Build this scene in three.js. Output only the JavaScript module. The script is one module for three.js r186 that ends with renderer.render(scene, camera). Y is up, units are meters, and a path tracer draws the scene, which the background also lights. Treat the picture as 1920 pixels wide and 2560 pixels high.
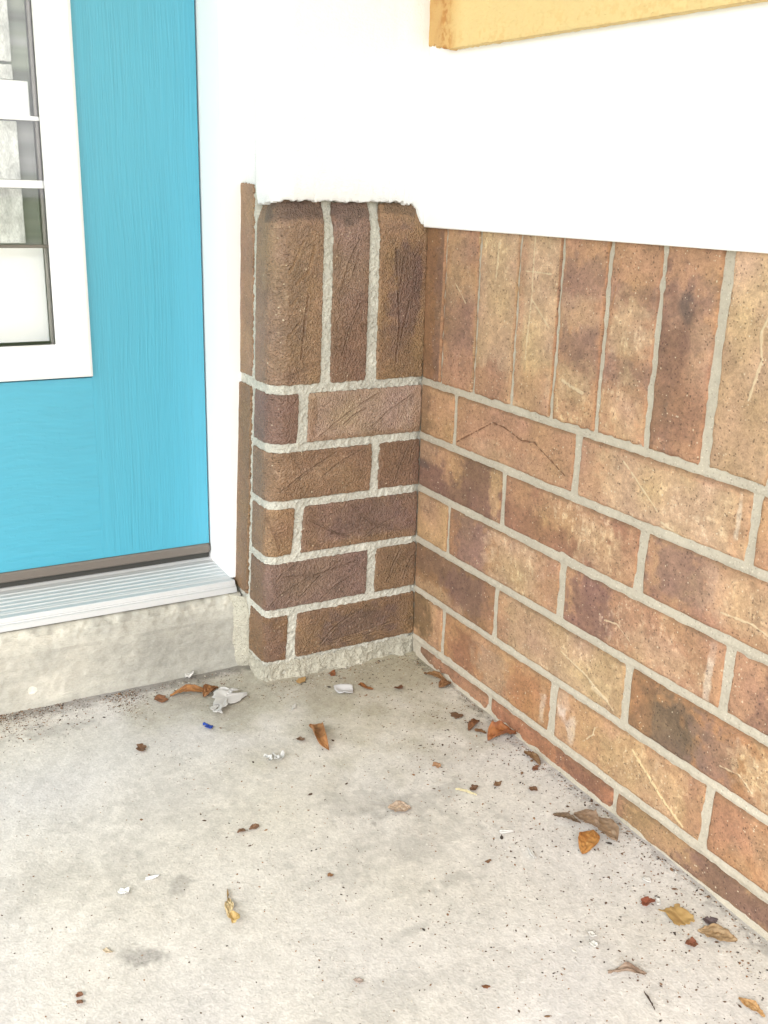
import * as THREE from 'three';
import { mergeGeometries } from 'three/addons/utils/BufferGeometryUtils.js';

/* ------------------------------------------------ camera, sky, sun, exposure */
const scene = new THREE.Scene();
const camera = new THREE.PerspectiveCamera(54.03, 768 / 1024, 0.02, 400);
camera.position.set(-0.7153, 0.6214, 1.1619);
camera.up.set(0.1243, 0.9533, -0.2751);
camera.lookAt(-0.7153 + 0.4709, 0.6214 - 0.30075, 1.1619 - 0.82934);
const renderer = new THREE.WebGLRenderer({ antialias: true });
renderer.setSize(768, 1024);
renderer.toneMapping = THREE.LinearToneMapping;
renderer.toneMappingExposure = 3.5;
renderer.shadowMap.enabled = true;
const SUN = new THREE.Vector3(-0.62, 0.66, 0.5).normalize();
{ // bright overcast sky, a soft glow where the sun stands behind the cloud
  const w = 128, h = 64, d = new Float32Array(w * h * 4);
  for (let j = 0; j < h; j++) for (let i = 0; i < w; i++) {
    const el = ((j + 0.5) / h - 0.5) * Math.PI, az = ((i + 0.5) / w - 0.5) * 2 * Math.PI;
    const x = Math.cos(el) * Math.cos(az), z = Math.cos(el) * Math.sin(az), y = Math.sin(el);
    const c = Math.max(0, x * SUN.x + y * SUN.y + z * SUN.z);
    let l = 0.78 + 0.30 * Math.max(0, y) + 0.7 * Math.pow(c, 4);
    if (y < 0) l = 0.3;
    const k = (j * w + i) * 4; d[k] = l * 1.0; d[k + 1] = l * 1.0; d[k + 2] = l * 1.0; d[k + 3] = 1;
  }
  const t = new THREE.DataTexture(d, w, h, THREE.RGBAFormat, THREE.FloatType);
  t.mapping = THREE.EquirectangularReflectionMapping; t.magFilter = t.minFilter = THREE.LinearFilter; t.needsUpdate = true;
  scene.background = t; scene.environment = t;
}
const sun = new THREE.DirectionalLight(new THREE.Color(1, 0.97, 0.93), 1.5);
sun.position.copy(SUN).multiplyScalar(6); sun.castShadow = true; sun.shadow.radius = 45;
sun.shadow.mapSize.set(2048, 2048);
Object.assign(sun.shadow.camera, { left: -2, right: 2, top: 2, bottom: -2, near: 0.5, far: 14 });
scene.add(sun); scene.add(sun.target);

/* ------------------------------------------------ helpers */
function rng(seed) { let a = seed >>> 0; return () => { a = (a + 0x6D2B79F5) >>> 0; let t = a; t = Math.imul(t ^ (t >>> 15), t | 1); t ^= t + Math.imul(t ^ (t >>> 7), t | 61); return ((t ^ (t >>> 14)) >>> 0) / 4294967296; }; }
const HT = new Float32Array(65536); { const r = rng(77); for (let i = 0; i < 65536; i++) HT[i] = r(); }
const hash2 = (x, y) => HT[(Math.imul(x, 1619) + Math.imul(y, 31337) ^ (x << 5)) & 65535];
function vn(x, y) {
  const xi = Math.floor(x), yi = Math.floor(y); let fx = x - xi, fy = y - yi;
  fx = fx * fx * (3 - 2 * fx); fy = fy * fy * (3 - 2 * fy);
  const a = hash2(xi, yi), b = hash2(xi + 1, yi), c = hash2(xi, yi + 1), d = hash2(xi + 1, yi + 1);
  return a + (b - a) * fx + (c - a) * fy + (a - b - c + d) * fx * fy;
}
function fbm(x, y, o = 4) { let s = 0, a = 0.5, n = 0; for (let i = 0; i < o; i++) { s += a * vn(x, y); n += a; a *= 0.5; x = x * 2.03 + 17.3; y = y * 2.03 + 9.1; } return s / n; }
const sn = (x, y) => vn(x, y) * 2 - 1;
const clamp = (x, a = 0, b = 1) => Math.min(b, Math.max(a, x));
const ss = (a, b, x) => { const t = clamp((x - a) / (b - a)); return t * t * (3 - 2 * t); };
const lerp = (a, b, t) => a + (b - a) * t;
const lin = (c) => { c /= 255; return c <= 0.04045 ? c / 12.92 : Math.pow((c + 0.055) / 1.055, 2.4); };
const enc = (l) => 255 * (l <= 0.0031308 ? l * 12.92 : 1.055 * Math.pow(clamp(l), 1 / 2.4) - 0.055);
const interp = (pts, x) => { if (x <= pts[0][0]) return pts[0][1]; for (let i = 1; i < pts.length; i++) if (x <= pts[i][0]) return lerp(pts[i - 1][1], pts[i][1], (x - pts[i - 1][0]) / (pts[i][0] - pts[i - 1][0])); return pts[pts.length - 1][1]; };
const col = (r, g, b, k = 1) => new THREE.Color().setRGB(lin(r) * k, lin(g) * k, lin(b) * k);
const names = {};
const numbered = (n) => { const k = names[n] = (names[n] ?? -1) + 1; return k ? n + '_' + String(k).padStart(3, '0') : n; };
function thing(name, label, category, group) {
  const o = new THREE.Group(); o.name = numbered(name); scene.add(o); o.userData = { label, category };
  if (group) o.userData.group = group; return o;
}
function mesh(name, geo, mat, parent) {
  const m = new THREE.Mesh(geo, mat); m.name = parent ? name : numbered(name); m.castShadow = m.receiveShadow = true;
  (parent || scene).add(m); return m;
}
function tag(m, label, category, group) { m.userData = { label, category }; if (group) m.userData.group = group; return m; }
function tex(w, h, fn, srgb = true, wrap = THREE.ClampToEdgeWrapping) { // fn(i,j) -> [r,g,b] 0..255, row 0 at the bottom
  const d = new Uint8Array(w * h * 4);
  for (let j = 0; j < h; j++) for (let i = 0; i < w; i++) { const c = fn(i, j), k = (j * w + i) * 4; d[k] = c[0]; d[k + 1] = c[1]; d[k + 2] = c[2]; d[k + 3] = 255; }
  return rawTex(d, w, h, srgb, wrap);
}
function rawTex(d, w, h, srgb, wrap = THREE.ClampToEdgeWrapping) {
  const t = new THREE.DataTexture(d, w, h, THREE.RGBAFormat, THREE.UnsignedByteType);
  if (srgb) t.colorSpace = THREE.SRGBColorSpace; t.magFilter = THREE.LinearFilter; t.minFilter = THREE.LinearMipmapLinearFilter; t.generateMipmaps = true;
  t.wrapS = t.wrapT = wrap; t.needsUpdate = true; return t;
}
// a grid of points fn(a,b) -> [x,y,z], uv from uvf(a,b)
function grid(na, nb, fn, uvf, flip) {
  const p = [], t = [], ix = [];
  for (let j = 0; j <= nb; j++) for (let i = 0; i <= na; i++) { p.push(...fn(i / na, j / nb)); t.push(...(uvf ? uvf(i / na, j / nb) : [i / na, j / nb])); }
  for (let j = 0; j < nb; j++) for (let i = 0; i < na; i++) { const a = j * (na + 1) + i, b = a + 1, c = a + na + 1, d = c + 1; flip ? ix.push(a, c, b, b, c, d) : ix.push(a, b, c, b, d, c); }
  return geom(p, t, ix);
}
function geom(p, t, ix) {
  const g = new THREE.BufferGeometry(); g.setAttribute('position', new THREE.Float32BufferAttribute(p, 3));
  g.setAttribute('uv', new THREE.Float32BufferAttribute(t, 2)); g.setIndex(ix); g.computeVertexNormals(); return g;
}
// box from corner to corner with a small chamfer on all edges
function cbox(x0, y0, z0, x1, y1, z1, b = 0.0015) {
  const P = [], IX = [], T = [];
  const X = [x0, x0 + b, x1 - b, x1], Y = [y0, y0 + b, y1 - b, y1], Z = [z0, z0 + b, z1 - b, z1];
  const v = (i, j, k, o) => { P.push(X[i], Y[j], Z[k]); const q = [X[i], Y[j], Z[k]]; T.push(o === 0 ? q[2] : q[0], o === 1 ? q[2] : q[1]); return P.length / 3 - 1; };
  const quad = (a, b2, c, d, o) => { const A = v(...a, o), B = v(...b2, o), C = v(...c, o), D = v(...d, o); IX.push(A, B, C, A, C, D); };
  quad([3, 1, 2], [3, 1, 1], [3, 2, 1], [3, 2, 2], 0); quad([0, 1, 1], [0, 1, 2], [0, 2, 2], [0, 2, 1], 0);
  quad([1, 3, 2], [2, 3, 2], [2, 3, 1], [1, 3, 1], 1); quad([1, 0, 1], [2, 0, 1], [2, 0, 2], [1, 0, 2], 1);
  quad([1, 1, 3], [2, 1, 3], [2, 2, 3], [1, 2, 3], 2); quad([2, 1, 0], [1, 1, 0], [1, 2, 0], [2, 2, 0], 2);
  // bevels
  for (const s of [0, 1]) for (const q of [0, 1]) {
    const a = s ? 2 : 1, A = s ? 3 : 0, c = q ? 2 : 1, Q = q ? 3 : 0;
    quad([A, c, 1], [A, c, 2], [a, Q, 2], [a, Q, 1], 0); quad([1, A, c], [2, A, c], [2, a, Q], [1, a, Q], 1); quad([A, 1, c], [A, 2, c], [a, 2, Q], [a, 1, Q], 2);
  }
  return geom(P, T, IX);
}
const std = (o) => new THREE.MeshStandardMaterial(o);

/* ------------------------------------------------ brick atlases */
const C = 0.0762;
const O = [196, 143, 104], T = [206, 164, 122], LT = [234, 206, 162], M = [156, 116, 97], D = [132, 98, 74], K = [92, 80, 74], G = [156, 116, 78], RD = [178, 124, 90], OT = [188, 146, 106], MG = [196, 186, 170], WH = [232, 226, 215];
// right wall bricks: [u0,u1,v0,v1, base, patches[[u,v,ru,rv,colour,strength,streaky]], lines]
const RB = [];
const jw = 0.0044;
function rb(u0, u1, v0, v1, base, patches = [], lines = []) { RB.push({ u0, u1, v0, v1, base, patches, lines }); }
{
  const js = [0, 0.0465, 0.1226, 0.2028, 0.2797, 0.3555, 0.432, 0.510, 0.5875, 0.665, 0.7425], wj = [0, 0.0030, 0.0052, 0.0042, 0.0048, 0.0050, 0.0066, 0.0104, 0.006, 0.005, 0.005];
  const S = [
    [[160, 112, 72], [[0.85, 0.5, 0.25, 0.6, [150, 112, 90], 0.7]]],
    [O, [[0.5, 0.75, 0.4, 0.12, T, 0.5], [0.55, 0.35, 0.45, 0.2, M, 0.7], [0.5, 0.55, 0.5, 0.1, T, 0.5], [0.6, 0.72, 0.35, 0.08, M, 0.45]], [[[0.35, 0.55], [0.7, 0.46], LT, 1]]],
    [T, [[0.5, 0.06, 0.6, 0.12, RD, 0.8], [0.55, 0.8, 0.4, 0.12, LT, 0.8, 1], [0.5, 0.6, 0.4, 0.2, LT, 0.35, 1]], [[[0.5, 0.78], [0.47, 0.6], LT, 1.4]]],
    [T, [[0.1, 0.5, 0.1, 0.6, O, 0.6], [0.55, 0.8, 0.3, 0.2, LT, 0.7, 1], [0.5, 0.08, 0.5, 0.12, O, 0.7], [0.5, 0.45, 0.4, 0.15, LT, 0.5, 1]], [[[0.35, 1], [0.36, 0.55], [0.3, 0.25], LT, 1.2], [[0.38, 0.53], [0.85, 0.42], LT, 1.2], [[0.2, 0.66], [0.8, 0.66], LT, 1]]],
    [O, [[0.5, 0.65, 0.6, 0.1, M, 0.75], [0.5, 0.5, 0.5, 0.09, T, 0.7], [0.6, 0.32, 0.5, 0.13, M, 0.8], [0.45, 0.1, 0.4, 0.12, LT, 0.9, 1], [0.5, 0.2, 0.4, 0.08, T, 0.7]], [[[0.2, 0.19], [0.7, 0.16], LT, 2]]],
    [O, [[0.5, 0.6, 0.6, 0.06, M, 0.6], [0.5, 0.46, 0.45, 0.13, T, 0.85], [0.45, 0.44, 0.4, 0.1, LT, 0.9, 1], [0.5, 0.29, 0.6, 0.07, M, 0.7], [0.4, 0.15, 0.35, 0.14, LT, 0.9, 1], [0.6, 0.12, 0.35, 0.14, T, 0.6]], [[[0.2, 0.75], [0.1, 0.55], [200, 140, 95], 1]]],
    [O, [[0.4, 0.55, 0.6, 0.16, M, 0.85], [0.35, 0.3, 0.4, 0.35, [145, 102, 80], 0.8], [0.45, 0.6, 0.15, 0.07, K, 0.6], [0.8, 0.4, 0.25, 0.15, T, 0.5], [0.33, 0.12, 0.09, 0.18, K, 0.8, 1], [0.7, 0.15, 0.4, 0.2, RD, 0.6]], []],
    [T, [[0.5, 0.85, 0.6, 0.25, [224, 182, 136], 0.8], [0.3, 0.2, 0.6, 0.2, OT, 0.5]], [[[0.75, 0.65], [0.6, 0.55], [0.66, 0.45], [0.55, 0.3], LT, 1.5]]],
    [O, [[0.5, 0.5, 0.4, 0.3, T, 0.6]], []], [O, [[0.5, 0.3, 0.5, 0.2, M, 0.6]], []],
  ];
  for (let i = 0; i < 10; i++) rb(i ? js[i] + wj[i] / 2 : -0.0015, js[i + 1] - wj[i + 1] / 2, 5 * C + jw, 0.625, S[i][0], S[i][1], S[i][2]);
  const odd = [0.0795, 0.3255, 0.572, 0.819], even = [0.1985, 0.4435, 0.69];
  const row = (k, joints, specs, hw = 0.0045) => {
    let a = -0.0015; joints.forEach((j, i) => { const w = (i === 0 && k !== 1 ? 0.0025 : hw) * (0.85 + 0.4 * hash2(k, i)); const s = specs[i] || [O, []]; rb(a, j - w, k * C + jw, (k + 1) * C - jw, s[0], s[1], s[2]); a = j + w; });
  };
  row(4, [0.0835, 0.3303, 0.5775, 0.824], [
    [[200, 150, 102], [[0.1, 0.5, 0.18, 0.5, G, 0.9], [0.15, 0.1, 0.3, 0.2, G, 0.6]]],
    [O, [[0.32, 0.12, 0.17, 0.2, T, 0.6], [0.7, 0.15, 0.3, 0.2, OT, 0.4]], [[[0.02, 0.1], [0.35, 0.72], [0.45, 0.7], [0.6, 0.58], [0.7, 0.62], [0.95, 0.25], [130, 80, 50], 0.9]]],
    [T, [[0.05, 0.5, 0.12, 0.7, O, 0.85], [0.75, 0.5, 0.25, 0.5, LT, 0.75, 1], [0.5, 0.2, 0.3, 0.3, LT, 0.5, 1], [0.96, 0.5, 0.05, 0.6, O, 0.7], [0.6, 0.97, 0.5, 0.08, O, 0.6], [0.945, 0.6, 0.013, 0.28, WH, 0.5]], [[[0.28, 0.85], [0.42, 0.5], [0.52, 0.25], LT, 1], [[0.55, 0.1], [0.66, 0.0], LT, 1.2]]],
    [O, [[0.6, 0.5, 0.3, 0.4, T, 0.6]]]]);
  row(3, [0.1985, 0.443, 0.69, 0.937], [
    [[150, 108, 84], [[0.15, 0.85, 0.3, 0.3, OT, 0.9], [0.42, 0.85, 0.17, 0.4, [206, 154, 104], 0.9], [0.94, 0.6, 0.06, 0.7, [210, 165, 110], 0.85], [0.06, 0.5, 0.08, 0.1, K, 0.5]]],
    [[168, 116, 84], [[0.55, 0.75, 0.25, 0.4, [205, 155, 105], 0.75], [0.65, 0.75, 0.25, 0.3, LT, 0.85, 1], [0.1, 0.8, 0.15, 0.3, O, 0.6], [0.8, 0.35, 0.2, 0.4, T, 0.6], [0.75, 0.2, 0.2, 0.4, LT, 0.6, 1], [0.96, 0.4, 0.05, 0.6, O, 0.8]]],
    [[196, 146, 104], [[0.03, 0.5, 0.04, 0.7, O, 1], [0.22, 0.6, 0.17, 0.6, M, 0.95], [0.2, 0.05, 0.4, 0.15, RD, 0.5], [0.55, 0.6, 0.25, 0.4, T, 0.6], [0.6, 0.5, 0.2, 0.4, LT, 0.5, 1]], [[[0.45, 0.3], [0.6, 0.33], [0.72, 0.25], LT, 1.2]]],
    [O, [[0.3, 0.5, 0.2, 0.4, M, 0.7]]]]);
  row(2, [0.0805, 0.3225, 0.571, 0.818], [
    [[205, 158, 108], [[0.1, 0.9, 0.4, 0.2, OT, 0.7]]],
    [[188, 140, 98], [[0.05, 0.5, 0.09, 0.7, RD, 0.9], [0.24, 0.55, 0.14, 0.7, M, 0.95], [0.62, 0.5, 0.22, 0.6, T, 0.7], [0.65, 0.45, 0.22, 0.6, LT, 0.85, 1], [0.9, 0.5, 0.08, 0.7, O, 0.6]]],
    [[186, 134, 96], [[0.03, 0.5, 0.045, 0.7, O, 1], [0.19, 0.5, 0.14, 0.75, [146, 102, 86], 0.95], [0.6, 0.4, 0.3, 0.5, LT, 0.7, 1], [0.65, 0.25, 0.2, 0.3, T, 0.7], [0.935, 0.45, 0.018, 0.5, WH, 0.55], [0.9, 0.9, 0.15, 0.2, O, 0.7]], [[[0.3, 0.4], [0.38, 0.45], [0.48, 0.28], LT, 1]]],
    [[150, 106, 84], [[0.06, 0.5, 0.1, 0.8, O, 0.95], [0.6, 0.5, 0.2, 0.5, T, 0.6]]]]);
  row(1, [0.1985, 0.4435, 0.69, 0.937], [
    [[160, 114, 76], [[0.35, 0.75, 0.35, 0.3, D, 0.7], [0.68, 0.55, 0.25, 0.42, [142, 102, 84], 0.95], [0.2, 0.1, 0.4, 0.2, OT, 0.9], [0.95, 0.5, 0.06, 0.7, RD, 0.6]]],
    [[192, 152, 110], [[0.04, 0.5, 0.08, 0.7, O, 0.9], [0.6, 0.4, 0.4, 0.5, LT, 0.75, 1], [0.75, 0.25, 0.2, 0.3, [212, 174, 124], 0.7], [0.3, 0.6, 0.2, 0.4, OT, 0.6]], [[[0.55, 0.55], [0.75, 0.4], [0.95, 0.1], LT, 1.2], [[0.78, 0.35], [0.86, 0.22], LT, 2.5], [[0.8, 0.25], [0.9, 0.2], LT, 3]]],
    [[184, 128, 82], [[0.24, 0.32, 0.21, 0.48, [114, 92, 72], 0.95], [0.38, 0.25, 0.10, 0.35, K, 0.6, 1], [0.08, 0.5, 0.07, 0.6, [165, 112, 72], 0.7], [0.52, 0.35, 0.12, 0.5, M, 0.8], [0.8, 0.5, 0.15, 0.5, T, 0.8], [0.8, 0.5, 0.2, 0.5, LT, 0.8, 1]], [[[0.55, 0.3], [0.65, 0.35], [0.72, 0.2], LT, 1]]],
    [O, [[0.5, 0.5, 0.3, 0.4, T, 0.5]]]]);
  row(0, [0.0785, 0.3245, 0.5708, 0.8175], [
    [[204, 154, 106], [[0.15, 0.6, 0.42, 0.6, [134, 102, 62], 1], [0.9, 0.5, 0.1, 0.6, RD, 0.4]]],
    [[188, 134, 86], [[0.22, 0.45, 0.15, 0.5, [158, 104, 70], 0.9], [0.5, 0.5, 0.16, 0.55, [184, 146, 108], 0.9], [0.55, 0.92, 0.5, 0.1, [204, 150, 98], 0.7], [0.8, 0.4, 0.15, 0.4, [186, 120, 76], 0.7], [0.945, 0.35, 0.022, 0.4, WH, 0.5]]],
    [[194, 146, 100], [[0.05, 0.75, 0.04, 0.3, WH, 0.6], [0.13, 0.35, 0.03, 0.25, WH, 0.5], [0.6, 0.45, 0.3, 0.5, [206, 164, 112], 0.6], [0.65, 0.4, 0.3, 0.5, LT, 0.65, 1], [0.95, 0.5, 0.05, 0.6, RD, 0.7], [0.1, 0.9, 0.3, 0.2, O, 0.7]], [[[0.56, 0.75], [0.68, 0.5], [0.76, 0.3], [0.9, 0.08], [252, 222, 160], 1.8], [[0.25, 0.4], [0.29, 0.55], [0.3, 0.7], LT, 1]]],
    [[186, 130, 88], [[0.5, 0.5, 0.3, 0.4, OT, 0.5]]]]);
  // cut strip at the slab
  const cs = [[RD, [[0.1, 0.5, 0.2, 0.6, D, 0.7]]], [[182, 118, 80], [[0.8, 0.5, 0.2, 0.8, [140, 92, 70], 0.9]]], [[178, 136, 90], [[0.72, 0.5, 0.25, 0.9, [132, 94, 76], 0.95], [0.02, 0.5, 0.04, 1, RD, 0.8]]], [RD, []]];
  let a = 0.02; even.concat([0.937]).forEach((j, i) => { rb(a, j - 0.003, -0.036, -0.0058, cs[i][0], cs[i][1]); a = j + 0.003; });
}
// pillar: s runs from the inner corner along the front, round the corner and back along the return
const PR = (v) => lerp(0.010, 0.026, ss(0.0, 0.36, v));
const PX = (v) => 0.2385 - 0.0145 * clamp(v / 0.38) - 0.006 * clamp((v - 0.38) / 0.25);
const PLF = (v) => PX(v) - PR(v);
const sx = (x, v) => x / PLF(v) * 0.2;
function pil(s, v, n) {
  const r = PR(v), lf = PLF(v);
  if (s < 0.2) return [-s / 0.2 * lf, v, n];
  if (s < 0.23) { const a = (s - 0.2) / 0.03 * Math.PI / 2; return [-lf - Math.sin(a) * (r + n), v, -r + Math.cos(a) * (r + n)]; }
  const z = s < 0.26 ? lerp(r, 0.058, (s - 0.23) / 0.03) : lerp(0.058, 0.118, (s - 0.26) / 0.06);
  return [-PX(v) - n, v, -z];
}
const rwall = (u, v, n) => [-n, v, u];
const PB = [];
{
  const P = [152, 114, 82], PM = [142, 108, 88], PL = [182, 148, 122], PD = [112, 86, 76], PO = [164, 124, 86], PW = [205, 180, 150];
  const add = (u0, u1, v0, v1, base, patches = [], lines = []) => PB.push({ u0, u1, v0, v1, base, patches, lines });
  const J = 0.0057;
  const cr = (d) => [120, 86, 60];
  const diag = (a, b, c, d, w = 1.4) => [[a, b], [(a + c) / 2 + 0.02, (b + d) / 2 + 0.03], [c, d], [124, 92, 68], w * 0.75];
  // soldiers (u is measured to the LEFT in the photo: u=0 is the end near the wall)
  add(0.156, 0.259, 5 * C + 0.006, 0.614, [160, 124, 94], [[0.45, 0.4, 0.2, 0.35, PM, 0.8], [0.1, 0.5, 0.12, 0.6, PO, 0.7], [0.5, 0.12, 0.4, 0.12, P, 0.7], [0.4, 0.95, 0.5, 0.06, [98, 76, 64], 0.9], [0.52, 0.2, 0.05, 0.3, PW, 0.6, 1], [0.6, 0.5, 0.05, 0.4, PW, 0.35, 1]], [[[0.12, 0.75], [0.2, 0.62], [0.35, 0.56], [178, 132, 86], 2.5], [[0.28, 0.78], [0.45, 0.62], [185, 140, 95], 1.8], [[0.2, 0.5], [0.25, 0.3], [0.28, 0.15], [118, 80, 56], 1.5], [[0.3, 0.35], [0.45, 0.27], [180, 138, 95], 1.8], [[0.35, 0.48], [0.42, 0.44], [185, 140, 95], 2]]);  // dark top patches on the soldiers paint the shadow under the stucco lip
  add(0.0895, 0.1425, 5 * C + 0.006, 0.612, [150, 114, 90], [[0.5, 0.75, 0.5, 0.25, [166, 132, 114], 0.7], [0.5, 0.95, 0.6, 0.06, [98, 76, 64], 0.9], [0.5, 0.15, 0.6, 0.2, [140, 102, 74], 0.7]], [diag(0.3, 0.8, 0.8, 0.5), diag(0.2, 0.45, 0.7, 0.15), [[0.3, 0.72], [0.45, 0.6], [124, 90, 68], 2]]);
  add(0.0004, 0.0735, 5 * C + 0.006, 0.612, PO, [[0.42, 0.5, 0.3, 0.28, [118, 88, 80], 0.9], [0.55, 0.3, 0.3, 0.2, PM, 0.6], [0.5, 0.97, 0.6, 0.03, [110, 84, 62], 0.8], [0.5, 0.12, 0.4, 0.15, P, 0.7]], [[[0.68, 0.75], [0.6, 0.5], [0.55, 0.3], [0.6, 0.1], [104, 74, 56], 1.6], [[0.5, 0.7], [0.6, 0.45], [100, 70, 56], 1.6], [[0.35, 0.45], [0.5, 0.25], [110, 78, 58], 1.6]]);
  add(0.269, 0.319, 5 * C + 0.008, 0.632, [170, 128, 92], []);
  add(0.269, 0.319, 0.083, 5 * C - 0.005, [150, 110, 74], []);
  const row = (k, x, hw, A, B) => {
    const v = (k + 0.5) * C, s = sx(x, v), h = sx(hw, v);
    add(0.0004, s - h, k * C + J, (k + 1) * C - J, ...A); add(s + h, 0.259, k * C + J, (k + 1) * C - J, ...B);
  };
  row(4, 0.179, 0.0068, [PL, [[0.03, 0.5, 0.06, 0.7, [168, 128, 90], 0.8], [0.5, 0.02, 0.6, 0.1, P, 0.7], [0.97, 0.5, 0.05, 0.6, P, 0.7], [0.3, 0.6, 0.4, 0.3, [186, 156, 130], 0.6]], [diag(0.9, 0.1, 0.4, 0.9), diag(0.45, 0.2, 0.1, 0.8), diag(0.7, 0.3, 0.5, 0.6), [[0.13, 0.9], [0.1, 0.2], [200, 170, 140], 1.5]]],
    [[142, 106, 86], [[0.5, 0.5, 0.3, 0.5, [138, 102, 84], 0.7], [0.9, 0.5, 0.2, 0.6, [148, 112, 94], 0.6]], []]);
  row(3, 0.0713, 0.0062, [[146, 108, 78], [[0.05, 0.5, 0.1, 0.6, [128, 92, 72], 0.7]], [diag(0.6, 0.1, 0.3, 0.85), diag(0.25, 0.5, 0.1, 0.9)]],
    [P, [[0.4, 0.6, 0.3, 0.3, [162, 124, 92], 0.7], [0.5, 0.6, 0.25, 0.06, PW, 0.6, 1], [0.5, 0.45, 0.3, 0.05, PW, 0.5, 1], [0.85, 0.5, 0.1, 0.6, [150, 116, 90], 0.6]], [diag(0.7, 0.2, 0.3, 0.9), diag(0.4, 0.4, 0.1, 0.9)]]);
  row(2, 0.1865, 0.0066, [[144, 108, 86], [[0.5, 0.6, 0.25, 0.4, [126, 94, 86], 0.85], [0.25, 0.6, 0.15, 0.35, [136, 104, 92], 0.8], [0.95, 0.5, 0.07, 0.7, P, 0.7], [0.5, 0.03, 0.6, 0.12, [156, 116, 78], 0.7], [0.6, 0.2, 0.2, 0.1, PW, 0.4, 1]], [diag(0.95, 0.7, 0.7, 0.3), diag(0.6, 0.9, 0.4, 0.4), [[0.75, 0.35], [0.6, 0.2], [106, 76, 58], 2.2], [[0.4, 0.4], [0.25, 0.3], [106, 76, 58], 2.2], diag(0.5, 0.1, 0.2, 0.5)]],
    [[158, 118, 82], [[0.45, 0.5, 0.1, 0.5, [196, 156, 106], 0.6, 1], [0.85, 0.5, 0.15, 0.6, [148, 110, 80], 0.7]], [[[0.5, 0.8], [0.3, 0.4], [0.2, 0.1], [116, 80, 54], 2]]]);
  row(1, 0.0735, 0.0066, [[144, 108, 78], [], [diag(0.7, 0.2, 0.4, 0.9), diag(0.3, 0.2, 0.1, 0.7)]],
    [[140, 108, 90], [[0.4, 0.5, 0.4, 0.5, [144, 112, 96], 0.6], [0.92, 0.5, 0.12, 0.7, [138, 98, 66], 0.8]], [diag(0.75, 0.05, 0.45, 0.6), diag(0.5, 0.2, 0.2, 0.9), diag(0.7, 0.5, 0.55, 0.95), [[0.62, 0.7], [0.4, 0.62], [0.1, 0.8], [112, 82, 64], 1.6], diag(0.35, 0.05, 0.1, 0.5)]]);
  row(0, 0.196, 0.0066, [[140, 104, 74], [[0.45, 0.5, 0.32, 0.34, [112, 84, 76], 0.9], [0.05, 0.5, 0.08, 0.7, [160, 120, 74], 0.7], [0.6, 0.15, 0.3, 0.05, PW, 0.4, 1], [0.95, 0.5, 0.04, 0.5, PO, 0.7]], [diag(0.8, 0.2, 0.55, 0.75, 2), [[0.7, 0.22], [0.1, 0.4], [164, 126, 90], 1], [[0.75, 0.12], [0.2, 0.25], [164, 126, 90], 1]]],
    [[142, 102, 68], [[0.25, 0.5, 0.25, 0.5, [138, 104, 86], 0.8]], []]);
}
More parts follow.
